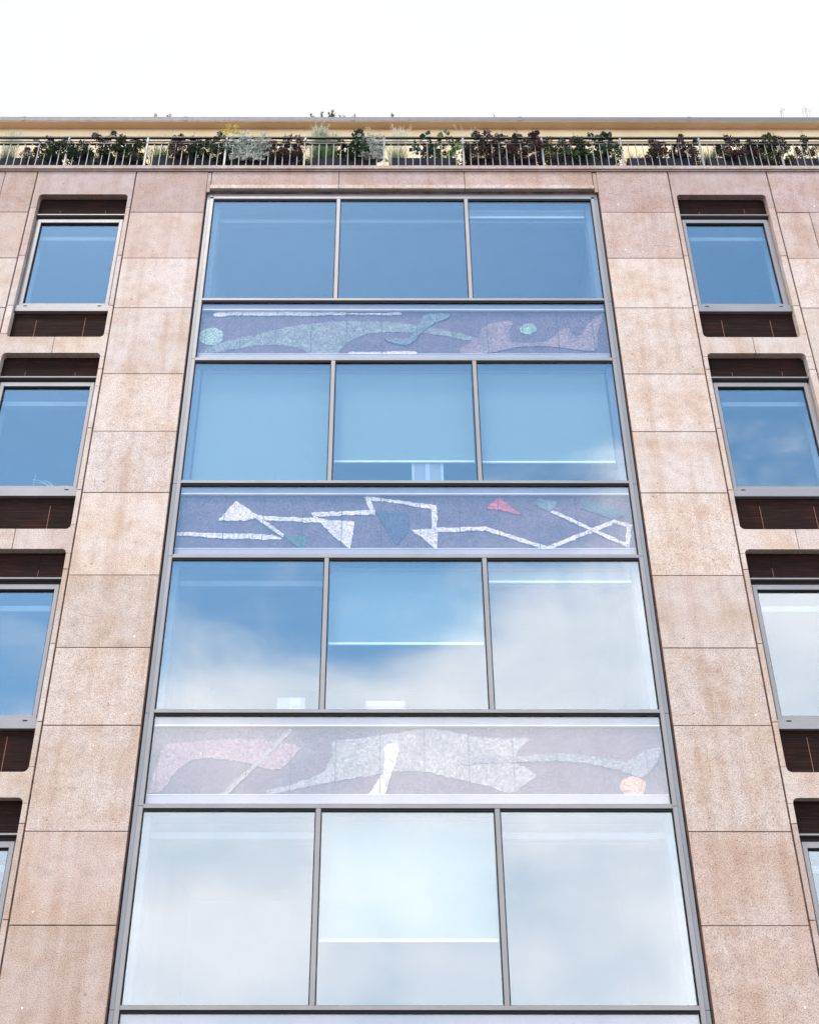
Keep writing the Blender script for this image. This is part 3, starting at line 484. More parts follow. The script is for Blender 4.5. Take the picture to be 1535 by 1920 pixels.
for k in range(5):
    t0 = T(k); zh = t0+2.232 if k else 16.61           # underside of the member over the windows
    MB().box(-xb, xb, YF-.004, YF+.09, t0-.032, t0+.014, .002).build('transom', M['alu'], bld)
    if k: MB().box(-xb, xb, YF-.002, YF+.09, t0+2.183, t0+2.235, .002).build('transom', M['alu'], bld)
    else: pass
    zt = t0+2.183 if k else 16.612
    for xm_ in MXS: MB().box(xm_-.029, xm_+.029, YF+.0005, YF+.11, t0+.015, zt-.001, .002).build('mullion', M['alu'], bld)
    edges = [-xb, MXS[0]-.030, MXS[0]+.030, MXS[1]-.030, MXS[1]+.030, xb]
    for i in range(3):
        a, b = edges[2*i]+.001, edges[2*i+1]-.001
        w = MB().frame(a, b, t0+.015, zt-.001, .010, YF+.006, YF+.05, wb=.003, wt=.034).build('window', M['gasket'], bld)
        pn = MB().box(a+.006, b-.006, YF+.024, YF+.036, t0+.017, zt-.012); kx, kz = random.uniform(-.003, .003), random.uniform(-.003, .003)
        for v in pn.bm.verts: v.co.y += kx*(v.co.x-(a+b)/2)+kz*(v.co.z-t0-1.1)
        pn.build('pane', M['glass'], w)
    # inner lining seen through the panes
    ln = MB()
    for s in (-1, 1):
        p, q = sorted((s*3.02, s*3.16)); ln.box(p, q, .17, .42, t0+.02, zt+.15, .003)
    ln.box(-3.02, 3.02, .30, .42, zt-.28, zt-.20, .003); ln.box(-3.02, 3.02, .17, .44, zt-.05, zt+.14, .003)
    ln.build('window_lining', M['lining'], bld)
    if k == 4: continue
    # mosaic panel under the windows
    mp_ = MB(); mp_.box(-3.15, 3.15, .130, .24, t0-1.17, t0-.05); mp = mp_.build('mosaic_panel', M['t_ground'], bld)
    tag(mp, ['dark mosaic panel with long sea green sweep and mauve figure', 'dark mosaic panel with white zigzag lines and triangles', 'dark mosaic panel with pale grey body and mauve boomerang', 'dark mosaic panel mostly cut off by the bottom of the photo'][k])
    MB().box(-3.15, 3.15, .085, .128, t0-.168, t0-.06).build('top_trim', M['pale_metal'], mp)
    MB().box(-3.15, 3.15, .078, .128, t0-.186, t0-.169, .002).build('bright_lip', M['bright'], mp)
    MB().box(-3.15, 3.15, .110, .129, t0-1.18, t0-1.050).build('bottom_trim', M['sill_metal'], mp)
    MB().box(-3.15, 3.15, .104, .129, t0-1.0498, t0-1.040, .001).build('bright_lip', M['bright'], mp)
    MB().frame(-xb, xb, t0-1.181, t0-.032, .010, YF+.006, YF+.05, wb=.003, wt=.036).build('gasket', M['gasket'], mp)
    MB().box(-xb+.005, xb-.005, YF+.024, YF+.034, t0-1.176, t0-.045).build('cover_glass', M['cover'], mp)
    for kk, c_, lay, lab, pts in ART:
        if kk != k: continue
        pts2 = [(px+random.uniform(-.003, .003), pz+t0+random.uniform(-.003, .003)) for px, pz in pts]
        pts2 = [(max(-3.09, min(3.09, px)), max(t0-1.05, pz)) for px, pz in pts2]
        # rough hand laid edge
        fine = []
        for (ax, az), (bx_, bz_) in zip(pts2, pts2[1:]+pts2[:1]):
            n_ = max(1, int(math.hypot(bx_-ax, bz_-az)/.035))
            for q in range(n_): u = q/n_; fine.append((ax+(bx_-ax)*u+random.uniform(-.009, .009), az+(bz_-az)*u+random.uniform(-.009, .009)))
        so = MB().prism(fine, .130-.006-.004*lay, .1302).build('mosaic_shape', M['t_'+c_], mp); so['label'] = lab
# building volume behind: floors, side and back walls
core = MB()
for k in range(5):
    zt = T(k)+2.183 if k else 16.7
    z0 = (T(k-1)-1.18+.0) if k else 17.2
# slabs between rooms
for k in range(-1, 5):
    z1 = T(k) - .02 if k >= 0 else 17.2
    z0 = (T(k+1)+2.35) if k < 4 else 0
    core.box(-3.19, 3.19, .245, 6, z0, z1)
core.build('floor_slab', M['room'], bld)
MB().box(-3.20, 3.20, .16, .245, 16.76, 17.2).build('wall', M['joint'], bld)
rw = MB(); rw.box(-3.4, -3.2, .50, 6, 0, 17.2); rw.box(3.2, 3.4, .50, 6, 0, 17.2); rw.box(-3.2, 3.2, 4.6, 4.7, 0, 17.2)
rw.build('room_wall', M['room'], bld)
for s in (-1, 1):
    sr = MB(); a, b = sorted((s*3.4, s*BX))
    for k in range(-1, 4):
        z1 = T(k)-.2 if k >= 0 else 17.2; z0 = T(k+1)+1.80 if k < 3 else 0
        sr.box(a, b, .501, 4.6, z0, z1)
    sr.box(a, b, 4.6, 4.7, 0, 17.2)
    for k in range(4):      # lining of each opening between glass and room
        c0, c1 = sorted((s*(OX[0]-.02), s*(OX[1]+.02)))
        sr.box(c0-.03, c0+.05, .16, .52, T(k)-.2, T(k)+1.9); sr.box(c1-.05, c1+.03, .16, .52, T(k)-.2, T(k)+1.9)
        sr.box(c0, c1, .16, .52, T(k)+1.72, T(k)+2.3); sr.box(c0, c1, .16, .52, T(k)-.8, T(k)-.18)
        sr.box(c0+.05, c1-.05, .26, .36, T(k)+1.50, T(k)+1.58)
    sr.build('room_wall', M['room'], bld)
MB().box(-BX, -BX+.3, .55, 10, 0, 17.2).box(BX-.3, BX, .55, 10, 0, 17.2).box(-BX, BX, 10, 10.3, 0, 17.2).box(-BX+.3, BX-.3, .55, 10, 16.95, 17.19).build('outer_wall', M['paving'], bld)

# lintel over the bay
lt = MB()
for a, b in ((-3.165, -1.051), (-1.051, 1.037), (1.037, 3.161)):
    lt.box(a+G, b-G, .002, .05, 16.878+.0005, 17.225, .002, tint(17)); lt.box(a+(G if a > -3 else 0), b-(G if b < 3 else 0), -.032, .05, 16.79, 16.8775, .004, tint(13))
for a, b in ((-3.229, -3.171), (3.167, 3.229)): lt.box(a+.002, b-.002, .001, .05, 16.74, 17.20, .002, tint(17))
lt.build('lintel', M['stone'], bld)
MB().box(-3.235, 3.235, .04, .16, 16.738, 17.22).build('masonry_core', M['joint'], bld)
# cornice
cn = MB(); xj = [-BX, -7.2, -5.65, -4.15, -2.9, -.85, 1.28, 3.35, 4.25, 6.15, 7.6, BX]
for a, b in zip(xj, xj[1:]): cn.box(a+.002, b-.002, -.045, 3.0, 17.256, 17.334, .003, (.36, .28, .255, 1))
cn.build('cornice', M['stone'], bld)
cn = MB(); xj = [-BX, -6.7, -4.2, -2.0, -1.05, 1.0, 3.2, 5.0, 7.0, BX]
for a, b in zip(xj, xj[1:]): cn.box(a+.002, b-.002, -.022, .3, 17.228, 17.2545, .002, (.36, .27, .24, 1))
cn.build('cornice_moulding', M['stone'], bld)
# set back roof storey
MB().box(-BX, BX, 1.38, 6.8, 17.335, 20.04).build('attic_wall', M['yellow'], bld)
MB().box(-BX, BX, 1.206, 6.95, 20.012, 20.045).build('soffit', M['soffit'], bld)
cp = MB(); xj = [-BX, -7.1, -4.05, -.9, 2.25, 5.45, BX]
for a, b in zip(xj, xj[1:]): cp.box(a+.006, b-.006, 1.2, 1.5, 20.022, 20.142, .004)
for a in xj[1:-1]: cp.box(a-.035, a+.035, 1.194, 1.3, 20.024, 20.146, .003)
cp.build('roof_coping', M['coping'], bld)
MB().box(-BX, BX, 1.5, 7, 20.05, 20.10).build('roof', M['soil'], bld)

# ------------------------------------------------------------------ railing
rl = empty('railing', (0, .2, 17.334))
tag(rl, 'light steel railing of upright bars along the roof terrace edge', 'railing')
RY = .2; PP = 1.361; P0 = -.303
for k in range(-6, 8):
    x_ = P0+PP*k
    MB().box(x_-.018, x_+.018, RY-.012, RY+.012, 17.335, 18.34, .003).build('post', M['rail'], rl)
bars = []
for k in range(-6, 7):
    for i in range(1, 11 if k not in (99,) else 12):
        bars.append(P0+PP*k+i*PP/11)
bars.sort(key=lambda v: abs(v+.1))
bar0 = None
for i, x_ in enumerate(bars[:100]):
    if bar0 is None: bar0 = MB().box(-.0065, .0065, -.0065, .0065, 0, .818, .0015).build('baluster', M['rail'], rl); o = bar0
    else: o = bar0.copy(); col.objects.link(o); o.parent = rl
    o.location = (x_, 0, .001)
mb = MB()
for x_ in bars[100:]: mb.box(x_-.0065, x_+.0065, RY-.0065, RY+.0065, 17.335, 18.152)
tag(mb.build('baluster', M['rail'], rl), kind='stuff')
MB().box(-BX, BX, RY-.013, RY+.030, 18.315, 18.345, .002).build('top_rail', M['dark_rail'], rl)
MB().box(-BX, BX, RY+.002, RY+.018, 18.228, 18.244).build('middle_rail', M['dark_rail'], rl)
MB().box(-BX, BX, RY-.010, RY+.028, 18.153, 18.18, .002).build('lower_rail', M['dark_rail'], rl)

# ------------------------------------------------------------------ behind the panes: blinds and boxes
PX = {'left': (-3.0, -1.08), 'middle': (-1.0, 1.0), 'right': (1.08, 3.0)}
def blind(k, pane, z, desc):
    a, b = PX[pane]; t0 = T(k); zt = t0+2.12 if k else 16.52
    r = empty('roller_blind', ((a+b)/2, .25, zt)); tag(r, desc, 'blind', 'roller blinds inside the bay windows')
    MB().box(a, b, .248, .252, z+.01, zt).build('blind_fabric', M['blind'], r)
    MB().box(a, b, .232, .262, z-.016, z+.016, .003).build('bottom_bar', M['bar'], r)
    MB().tube([(a, .25, zt+.02), (b, .25, zt+.02)], .035, 10).build('roller', M['room'], r)
blind(0, 'right', 16.40, 'roller blind drawn almost fully up in the right pane of the top window row')
blind(1, 'left', T(1)+.03, 'pale roller blind pulled fully down in the left pane of the second window row')
blind(1, 'middle', 11.448, 'pale roller blind ending just above the sill, middle pane of the second window row')
blind(1, 'right', 11.44, 'pale roller blind ending just above the sill, right pane of the second window row')
blind(2, 'middle', 8.563, 'roller blind lowered halfway in the middle pane of the third window row')
blind(2, 'right', 9.482, 'roller blind lowered a little in the right pane of the third window row')
blind(3, 'middle', 4.865, 'roller blind with its bar low in the middle pane of the lowest window row')
# window ledge inside carries the boxes
def ledge(k): return T(k)-.02
def box_thing(x0, x1, z1, k, nm, label, cat, extra=None, y0=.262, y1=.45, mt='card', top=0):
    z0 = ledge(k)
    o = MB().box(x0, x1, y0, y1, z0, z1, .002, jit=.004).build(nm, M[mt]); tag(o, label, cat)
    if extra: extra(o, x0, x1, z0, z1, y0)
    return o
def ex1(o, x0, x1, z0, z1, y):
    MB().box((x0+x1)/2-.03, (x0+x1)/2+.03, y-.008, y-.005, z0, z1-.004).build('packing_tape', M['paper'], o)
    MB().box(x0-.006, x0+.03, y-.009, y-.004, z0, z1-.004).box(x1-.03, x1+.006, y-.009, y-.004, z0, z1-.004).build('edge_tape', M['paper'], o)
box_thing(.11, .545, 11.51, 1, 'cardboard_box', 'taped pale box standing behind the middle pane of the second window row', 'box', ex1, y0=.27)
def ex2(o, x0, x1, z0, z1, y):
    MB().box(x1-.19, x1-.055, y-.008, y-.005, z1-.17, z1-.01).build('paper_label', M['paper'], o)
    mk_ = MB()
    for i in range(6): mk_.box(x1-.175+i*.02, x1-.168+i*.02, y-.0105, y-.0085, z1-.14, z1-.10)
    mk_.build('label_print', M['ink'], o)
box_thing(-1.62, -1.27, T(2)+.27, 2, 'cardboard_box', 'grey box with a white paper label behind the left pane of the third window row', 'box', ex2)
def ex3(o, x0, x1, z0, z1, y):
    MB().box(x0-.005, x1+.005, y-.01, y-.004, z1-.07, z1+.001).build('box_lid', M['paper'], o)
    cu = bpy.data.curves.new('t', 'FONT'); cu.body = 'COOOCI'; cu.size = .055; cu.extrude = .001; cu.align_x = 'CENTER'
    to = bpy.data.objects.new('t', cu); me = bpy.data.meshes.new_from_object(to); bpy.data.objects.remove(to); bpy.data.curves.remove(cu)
    me.transform(Matrix.Translation(((x0+x1)/2+.01, y-.0115, z1-.056)) @ Matrix.Rotation(R(90), 4, 'X')); me.materials.append(M['ink'])
    l = bpy.data.objects.new('lettering', me); col.objects.link(l); l.parent = o
box_thing(-.50, -.03, T(2)+.22, 2, 'cardboard_box', 'wide white box with faint lettering behind the middle pane of the third window row', 'box', ex3)
d = MB()
d.tube([(-2.62, .30, T(0)+.06), (-2.62, .32, T(0)+.06)], .16, 24)
tag(d.build('round_tray', M['card']), 'pale round tray edge behind the left pane of the top window row', 'tray')
# twigs in a cup behind the left window of the second row
cup = MB().tube([(-4.93, .30, T(1)-.17), (-4.93, .30, T(1)+.07)], [.045, .055], 12)
cu_ = tag(cup.build('cup', M['card']), 'pale cup with dried twigs inside the left window of the second row', 'cup')
tw = MB()
for i in range(9):
    a = random.uniform(-1.3, -.2); L_ = random.uniform(.2, .5)
    p = Vector((-4.93, .30, T(1)+.05)); q = p+Vector((math.sin(a)*L_, random.uniform(-.03, .05), .06+.1*random.random()))
    tw.tube([p, (p+q)/2+Vector((0, 0, .04)), q], [.005, .004, .002], 4)
tw.tube([(-5.22, .3, T(1)-.1), (-5.22, .3, T(1)+.29)], .003, 4)
tag(tw.build('dried_twigs', M['paper']), 'bunch of dried twigs leaning out of the cup inside the left window', 'twigs')
# ------------------------------------------------------------------ terrace planters and plants
random.seed(21)
PT = 17.93                    # rim height of the planters
def wx(px, d=13.95): return (px-726)*((d*.83676+16.4*.54756))/2228-.242
names = ['under the feather grass at the left end', 'under the wide dark bush near the left end', 'under the purple leaved shrub left of the yellow flowers', 'under the big silver bush',
         'under the tall green feather grass', 'under the blond feather grass and broad green leaves', 'under the dark red bushes', 'under the dark green bush right of the red bushes',
         'with low yellow tufts and two purple bushes', 'under the red and olive bush on the right', 'with sparse reddish twigs at the right end']
for i, k in enumerate(range(-5, 6)):
    x0 = P0+PP*k+.11; x1 = x0+1.13
    mb = MB(); mb.frame(x0, x1, 0, 1, .02, 0, 1) if 0 else None
    z0 = 17.336
    mb.box(x0, x1, .30, .322, z0, PT, .004); mb.box(x0, x1, .628, .65, z0, PT, .004); mb.box(x0, x0+.022, .3225, .6275, z0, PT-.001); mb.box(x1-.022, x1, .3225, .6275, z0, PT-.001)
    o = mb.build('planter', M['planter'], None, origin=((x0+x1)/2, .475, z0)); tag(o, 'long dark grey planter '+names[i], 'planter', 'planters behind the terrace railing')
    MB().box(x0+.023, x1-.023, .3235, .6265, z0+.01, PT-.06).build('soil', M['soil'], o)

def col_j(c, v=.25):
    q = random.uniform(1-v, 1+v); return (c[0]*q*random.uniform(.9, 1.1), c[1]*q, c[2]*q*random.uniform(.9, 1.1), 1)
def leaf(mb, p, d, l, w, c):
    d = d.normalized(); u = d.cross(Vector((random.uniform(-1, 1), random.uniform(-1, 1), random.uniform(-1, 1))))
    if u.length < 1e-3: u = Vector((1, 0, 0))
    u.normalize(); n = d.cross(u)
    mid = p+d*l*.5+n*l*.08
    mb.quad(p, mid+u*w*.5, p+d*l, mid-u*w*.5, c)
def rv(): 
    while True:
        v = Vector([random.uniform(-1, 1) for _ in range(3)])
        if .05 < v.length < 1: return v
def bush(name, label, cat, x0, x1, z1, cols, n=900, ll=.029, lw=.015, zlow=PT-.14, y=.37, spr=0, grp=None, z0=PT-.06, dens=1, stemc=(.05, .035, .025)):
    cx, w = (x0+x1)/2, (x1-x0)/2; h = z1-zlow
    root = empty(name, (cx, y, z0)); tag(root, label, cat, grp)
    st = MB(); lf = MB(); tips = []
    nb = max(5, int(w*26))
    for i in range(nb):
        bx_ = cx+random.uniform(-.6, .6)*w; ex = cx+random.uniform(-.95, .95)*w
        zz_ = z0+(z1-z0)*(1-.35*((ex-cx)/w)**2)*random.uniform(.65, 1.0); ey = y+random.uniform(-.23, .20)
        a = Vector((bx_, y+random.uniform(-.08, .08), z0)); e = Vector((ex, ey, zz_)); mdd = (a+e)/2+Vector((random.uniform(-.05, .05), random.uniform(-.05, .05), .03))
        st.tube([a, mdd, e], [.006, .004, .002], 4, (*stemc, 1)); tips.append((a, mdd, e))
    blobs = []
    for a, mdd, e in tips:
        blobs.append((mdd.lerp(e, .9), random.uniform(.025, .04)))
    env = lambda f: 1-.30*abs(f)**3
    bump_ = [random.uniform(.68, .88) for _ in range(9)]
    sparse = n < 500
    for i in range(int((8 if sparse else 40)*w*2/.5)+3):
        f = random.uniform(-.97, .97); j = (f+1)/2*7.99; hb = bump_[int(j)]*(1-j % 1)+bump_[int(j)+1]*(j % 1)
        top = zlow+(z1-zlow)*env(f)*hb
        blobs.append((Vector((cx+f*w, y+random.uniform(-.22, .18), (PT+random.uniform(-.07, .10)) if random.random() < .3 and not sparse else zlow+(top-zlow)*(random.random()**.8))), random.uniform(.04, .065)))
    N_ = int((1.6 if sparse else 6.0)*2*w*h/(ll*lw*.8))
    for i in range(N_):
        c, r = random.choice(blobs); p = c+rv()*r*1.15
        leaf(lf, p, (p-c)+Vector((0, 0, r*.5))+rv()*.03, ll*random.uniform(.6, 1.25)*1.1, lw*random.uniform(.7, 1.2)*1.45, col_j(random.choice(cols)))
    for i in range(spr):       # thin sprigs over the top
        a, mdd, e = random.choice(tips); q = e+Vector((random.uniform(-.05, .05), random.uniform(-.04, .04), random.uniform(.06, .18)))
        st.tube([e, q], [.002, .0012], 3, (*stemc, 1))
        for j in range(6): p = e.lerp(q, random.random()); leaf(lf, p, rv(), ll*.8, lw*.8, col_j(random.choice(cols)))
    st.build('stem', M['stem'], root); lf.build('foliage', M['leaf'], root)
    return root
def grass(name, label, x0, x1, z1, cb, ct, n=120, plume=None, y=.45, lean=.12, z0=PT-.06, pl=(.22, .006)):
    cx, w = (x0+x1)/2, (x1-x0)/2
    root = empty(name, (cx, y, z0)); tag(root, label, 'grass plant', 'grasses on the terrace')
    bl = MB(); pm = MB()
    for i in range(int(n*2.2)):
        b = Vector((cx+random.gauss(0, .33)*w*.9, y+random.gauss(0, .05), z0)); H = (z1-z0)*random.uniform(.45, .95)
        d = Vector((random.gauss(0, 1)*lean+(b.x-cx)*.5, random.gauss(0, 1)*lean*.7, 0)); wd = random.uniform(.0035, .007)
        pts = [b+d*q*q*1.5+Vector((0, 0, H*(q-.12*q*q))) for q in (0, .33, .66, 1)]
        u = Vector((random.uniform(-1, 1), random.uniform(-1, 1), 0)).normalized()
        for j in range(3):
            w0, w1 = wd*(1-j/3.2), wd*(1-(j+1)/3.2); q = j/2; c = tuple(cb[z]*(1-q)+ct[z]*q for z in range(3)); c = col_j(c)
            bl.quad(pts[j]-u*w0, pts[j]+u*w0, pts[j+1]+u*w1, pts[j+1]-u*w1, c)
    if plume:
        for i in range(int(n*.8)):
            b = Vector((cx+random.gauss(0, .30)*w, y+random.gauss(0, .05), z0+(z1-z0)*.55)); H = (z1-b.z)*random.uniform(.6, 1.08)
            d = Vector((random.gauss(0, .06)+(b.x-cx)*.6, random.gauss(0, .04), 0)); p = b; e = b+d+Vector((0, 0, H))
            for j in range(5): s_ = p.lerp(e, .3+.15*j); leaf(pm, s_, (e-p)+rv()*.05, .10, .007, col_j(tuple(v*.62 for v in plume), .15))
            bl.tube([p, e], [.0015, .001], 3, col_j(ct))
        pm.build('plume', M['leaf'], root)
    bl.build('blade', M['leaf'], root)
    return root
DG = [(.02, .036, .012), (.035, .055, .018), (.012, .022, .009)]; MG = [(.04, .08, .02), (.03, .06, .016), (.07, .11, .04)]
PU = [(.05, .018, .02), (.035, .016, .016), (.075, .026, .024), (.035, .036, .018), (.10, .055, .04)]; RB = [(.11, .035, .026), (.07, .026, .02), (.055, .045, .022)]
OL = [(.11, .09, .03), (.06, .075, .025), (.09, .05, .025)]; BR = [(.04, .045, .016), (.05, .03, .02), (.02, .035, .014)]
SV = [(.50, .52, .44), (.36, .39, .32), (.62, .63, .56), (.24, .26, .20)]
gs = 'shrubs on the terrace'
zt = lambda py: 1.6+13.95*math.tan(R(33.2)+math.atan((960-py)/2228))
grass('feather_grass', 'pale feather grass at the left end of the terrace', wx(-12), wx(38), zt(252), (.09, .14, .05), (.38, .42, .22), 110, (.8, .76, .55))
bush('shrub', 'thin shrub with pinkish stems right of the leftmost grass', 'shrub', wx(36), wx(78), zt(272), PU+BR, 420, grp=gs)
bush('shrub', 'small green shrub between the pinkish shrub and the first full post', 'shrub', wx(74), wx(116), zt(272), DG, 650, ll=.05, lw=.03, grp=gs)
bush('shrub', 'low dark spiky green shrub left of the wide dark bush', 'shrub', wx(120), wx(172), zt(272), DG, 750, ll=.055, lw=.012, grp=gs)
bush('shrub', 'wide rounded dark brown green bush near the left end', 'shrub', wx(168), wx(278), zt(264), BR+DG, 2600, zlow=PT-.2, spr=5, grp=gs)
grass('spiky_grass', 'spiky green grass left of the purple leaved shrub', wx(272), wx(330), zt(250), (.04, .09, .025), (.10, .16, .05), 150)
bush('shrub', 'dark purple leaved shrub rising above the rail left of the yellow flowers', 'shrub', wx(318), wx(364), zt(252), PU, 1100, spr=5, grp=gs)
bush('shrub', 'fine leaved dark green bush between the purple shrub and the yellow flowers', 'shrub', wx(356), wx(392), zt(262), DG, 800, ll=.025, grp=gs)
bush('shrub', 'small leaved bush directly under the yellow flowers', 'shrub', wx(386), wx(430), zt(268), DG+[(.09, .12, .07)], 1000, grp=gs)
fl = bush('yellow_flower_plant', 'tall flowering plant with flat mustard yellow flower heads', 'flower', wx(408), wx(450), zt(275), [(.30, .34, .28), (.12, .16, .09)], 260)
f1, f2 = MB(), MB()
for px, py in ((415, 248), (422, 241), (418, 256), (424, 251), (437, 244), (434, 255), (412, 254), (441, 254)):
    c = Vector((wx(px), .42+random.uniform(-.05, .05), zt(py))); f1.tube([Vector((wx(428), .44, PT)), (c+Vector((wx(428), .44, PT)))/2+Vector((0, 0, .05)), c], [.005, .004, .003], 4, (.35, .38, .3, 1))
    for j in range(150):
        v = rv(); p = c+Vector((v.x*.042, v.y*.042, v.z*.02)); leaf(f2, p, v+Vector((0, 0, 1)), .016, .012, col_j(random.choice([(.62, .46, .03), (.45, .32, .02), (.75, .6, .08)])))
f1.build('flower_stalk', M['stem'], fl); f2.build('flower_head', M['leaf'], fl)
def silver(label, x0, x1, z1, ns, y=.36, zlow=PT-.25, ll=.055):
    cx, w = (x0+x1)/2, (x1-x0)/2
    root = empty('silver_shrub', (cx, y, PT-.06)); tag(root, label, 'shrub', 'silver leaved shrubs on the terrace'); st = MB(); lf = MB()
    for i in range(ns):
        a = Vector((cx+random.uniform(-.35, .35)*w, y+random.uniform(-.05, .1), PT-.06)); f = random.uniform(-1, 1)
        hz_ = (z1-PT)*(1-.5*f*f)*random.uniform(.45, 1.0) if i % 5 else (z1-PT)*.15
        e = Vector((cx+f*w*.95, y+random.uniform(-.2, .2), PT+hz_)) if i % 6 else Vector((cx+f*w*.9, y-.10, PT-random.uniform(.02, .22)))
        mdd = a.lerp(e, .5)+Vector((0, 0, .05)); st.tube([a, mdd, e], [.008, .006, .003], 4, (.34, .36, .31, 1))
        for j in range(18):
            q = random.random(); p = (a.lerp(mdd, q*2) if q < .5 else mdd.lerp(e, q*2-1)); c = random.choice(SV)
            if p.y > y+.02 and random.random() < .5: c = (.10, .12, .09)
            for sgn in (-1, 1):      # lobed leaf: a midrib leaf with two or three side lobes
                d = Vector((sgn*random.uniform(.4, 1), random.uniform(-.7, .4), random.uniform(-.1, .9))).normalized(); l = ll*random.uniform(.6, 1.2)
                leaf(lf, p, d, l, l*.22, col_j(c, .15)); s1 = d.cross(Vector((0, 1, 0))).normalized()
                for r_ in (.4, .65): leaf(lf, p+d*l*r_, d+s1*.8, l*.4, l*.12, col_j(c, .15)); leaf(lf, p+d*l*r_, d-s1*.8, l*.4, l*.12, col_j(c, .15))
    st.build('stem', M['stem'], root); lf.build('foliage', M['leaf'], root); return root
bush('shrub', 'shaded dark bush just behind the big silver bush', 'shrub', wx(430), wx(512), zt(268), BR+DG, 1300, y=.52, grp=gs)
silver('large rounded silver grey bush beside the yellow flowers', wx(424), wx(516), zt(270), 120, y=.27)
bush('shrub', 'thin reddish brown shrub right of the big silver bush', 'shrub', wx(506), wx(572), zt(268), RB+PU, 900, spr=12, grp=gs)
grass('feather_grass', 'few leaning pale blades by the post left of the tall green feather grass', wx(572), wx(590), zt(262), (.16, .18, .07), (.5, .48, .28), 30, (.8, .76, .6), lean=.16)
grass('feather_grass', 'tall green feather grass with blond plumes left of the middle', wx(582), wx(616), zt(243), (.05, .12, .02), (.14, .22, .06), 260, (.85, .80, .60), lean=.07)
grass('feather_grass', 'darker green feather grass touching the tall plumed one on its right', wx(606), wx(634), zt(258), (.03, .08, .015), (.08, .15, .04), 160, (.55, .5, .3), lean=.07)
bush('shrub', 'broad leaved dark green shrub left of the small silver plant', 'shrub', wx(634), wx(688), zt(266), DG+[(.02, .06, .03)], 700, ll=.07, lw=.045, grp=gs)
silver('upright silver plant with ferny leaves right of the middle post of the photo', wx(672), wx(706), zt(266), 40, y=.27)
silver('lower silver plant leaning onto the post beside the blond grass', wx(698), wx(724), zt(276), 24, y=.27)
grass('feather_grass', 'blond feather grass with the palest plumes, left of the glossy broad leaves', wx(722), wx(768), zt(244), (.17, .22, .06), (.62, .58, .36), 120, (.95, .88, .68), lean=.10)
bush('broadleaf_plant', 'dark broad leaved plant right of the blond grass', 'shrub', wx(775), wx(818), zt(272), [(.02, .05, .03), (.03, .07, .03)], 260, ll=.09, lw=.06, grp=gs)
bush('broadleaf_plant', 'bright green plant with big glossy leaves near the middle', 'shrub', wx(812), wx(866), zt(270), [(.06, .14, .02), (.14, .24, .03), (.03, .07, .02)], 260, ll=.10, lw=.065, grp=gs)
bush('shrub', 'thin red sprigs standing behind the glossy broad leaves', 'shrub', wx(790), wx(866), zt(262), RB, 240, y=.55, spr=14, grp=gs)
grass('feather_grass', 'few pale arching blades beside the post left of the dark red bushes', wx(866), wx(892), zt(244), (.14, .16, .07), (.6, .55, .38), 26, (.9, .82, .62), lean=.10)
bush('shrub', 'dark shrub at the left foot of the dark red bushes', 'shrub', wx(868), wx(908), zt(266), PU+BR, 700, grp=gs)
bush('red_leaf_bush', 'dark red bush on the left of the red pair', 'shrub', wx(900), wx(962), zt(256), PU+RB, 1900, spr=10, grp=gs)
bush('red_leaf_bush', 'dark red bush on the right of the red pair', 'shrub', wx(952), wx(1024), zt(258), PU+RB, 2000, spr=8, grp=gs)
bush('shrub', 'low mixed red and green bush between the red pair and the tall green bush', 'shrub', wx(1018), wx(1080), zt(272), RB+MG, 900, spr=6, grp=gs)
bush('shrub', 'tall loose dark green bush right of the red pair', 'shrub', wx(1068), wx(1158), zt(260), MG+DG, 2300, ll=.045, lw=.022, spr=9, grp=gs)
grass('grass_tuft', 'short yellowish tufts left of the two purple bushes', wx(1166), wx(1208), zt(284), (.16, .18, .06), (.34, .34, .14), 120, lean=.12)
bush('red_leaf_bush', 'rounded purple bush standing over the yellowish tufts, left of its twin', 'shrub', wx(1208), wx(1250), zt(272), PU, 900, grp=gs)
bush('red_leaf_bush', 'rounded purple bush, right of its twin', 'shrub', wx(1254), wx(1302), zt(270), PU, 800, grp=gs)
grass('grass_tuft', 'yellow blades against the post left of the green spiky tuft', wx(1306), wx(1322), zt(288), (.2, .2, .08), (.4, .38, .18), 40, lean=.08)
grass('grass_tuft', 'spiky green tuft left of the wide red and olive bush', wx(1318), wx(1350), zt(272), (.05, .10, .02), (.15, .2, .06), 160, lean=.08)
bush('shrub', 'wide dark red shrub on the right part of the terrace', 'shrub', wx(1344), wx(1416), zt(266), PU+RB, 1700, spr=12, grp=gs)
bush('shrub', 'olive green bush touching the wide dark red shrub on its right', 'shrub', wx(1404), wx(1474), zt(268), OL+DG, 1800, spr=6, grp=gs)
bush('shrub', 'sparse twiggy reddish shrub at the right end', 'shrub', wx(1478), wx(1560), zt(270), RB+OL, 420, spr=14, grp=gs, zlow=PT-.02)
# a brown box on the terrace in the gap by the feather grass
o = MB().box(wx(563), wx(580), .50, .8, 17.336, 18.02, .004).build('wooden_crate', M['browncard']); tag(o, 'small brown crate in the gap between two planters left of the tall feather grass', 'crate')

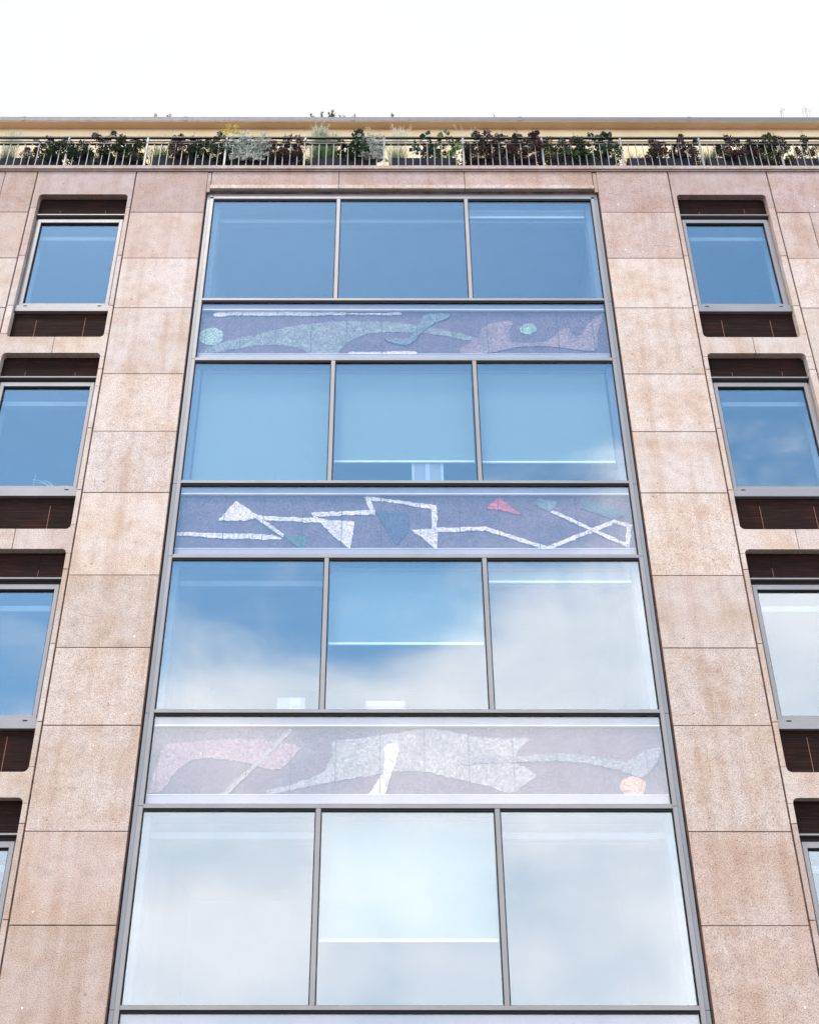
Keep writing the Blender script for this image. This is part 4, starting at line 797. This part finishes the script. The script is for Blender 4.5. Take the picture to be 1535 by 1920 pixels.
# plants on the very top of the roof
def sprig(label, px, py, n, cols, w=.12, nm='roof_plant', flowers=False):
    d = 14.9; zt_ = 1.6+d*math.tan(R(33.2)+math.atan((960-py)/2228)); x_ = (px-726)*(d*.83676+18.7*.54756)/2228-.242
    root = empty(nm, (x_, 1.6, 20.10)); tag(root, label, 'plant', 'plants on the roof edge'); st, lf = MB(), MB()
    for i in range(n):
        e = Vector((x_+random.uniform(-w, w), 1.4+random.uniform(-.05, .1), 20.1+(zt_-20.1)*random.uniform(.75, 1))); a = Vector((x_+random.uniform(-w, w)*.4, 1.6, 20.1))
        st.tube([a, (a+e)/2, e], [.004, .003, .002], 3, (.12, .09, .05, 1))
        if flowers:
            for j in range(26): v = rv(); leaf(lf, e+Vector((v.x*.05, v.y*.05, v.z*.012)), v, .012, .01, col_j((.3, .28, .26)))
        else:
            for j in range(34): p = a.lerp(e, random.uniform(.6, 1)); leaf(lf, p, rv()+Vector((0, 0, .7)), .045, .014, col_j(random.choice(cols)))
    st.build('stem', M['stem'], root); lf.build('foliage', M['leaf'], root)
OC = [(.16, .10, .03), (.10, .08, .03)]
sprig('small brown sprig above the roof coping at the left', 316, 212, 5, OC, .06)
sprig('tiny sprig left of the small brown sprig at the left', 290, 216, 3, OC, .03)
sprig('tallest tuft of olive brown leaves above the coping, left of the middle', 622, 209, 9, OC, .07)
sprig('low sprig left of the tallest roof tuft', 600, 212, 5, OC, .05)
sprig('lowest sprig at the left of the roof tufts', 586, 214, 4, OC, .06)
sprig('reddish sprig right of the tallest roof tuft', 641, 213, 6, [(.3, .08, .06), (.12, .06, .04)], .06)
sprig('thin pale sprig right of the reddish one', 668, 211, 3, [(.2, .16, .14)], .05)
sprig('small dark sprig above the coping near the middle', 735, 213, 4, [(.08, .06, .05)], .05)
sprig('tiny lone sprig above the coping right of the middle', 927, 215, 2, [(.08, .06, .05)], .02)
sprig('thin flower stems with flat heads above the coping, left of the last ones', 1470, 203, 3, OC, .05, 'roof_flower', True)
sprig('tallest thin flower stems with flat heads at the far right of the roof', 1518, 197, 4, OC, .07, 'roof_flower', True)
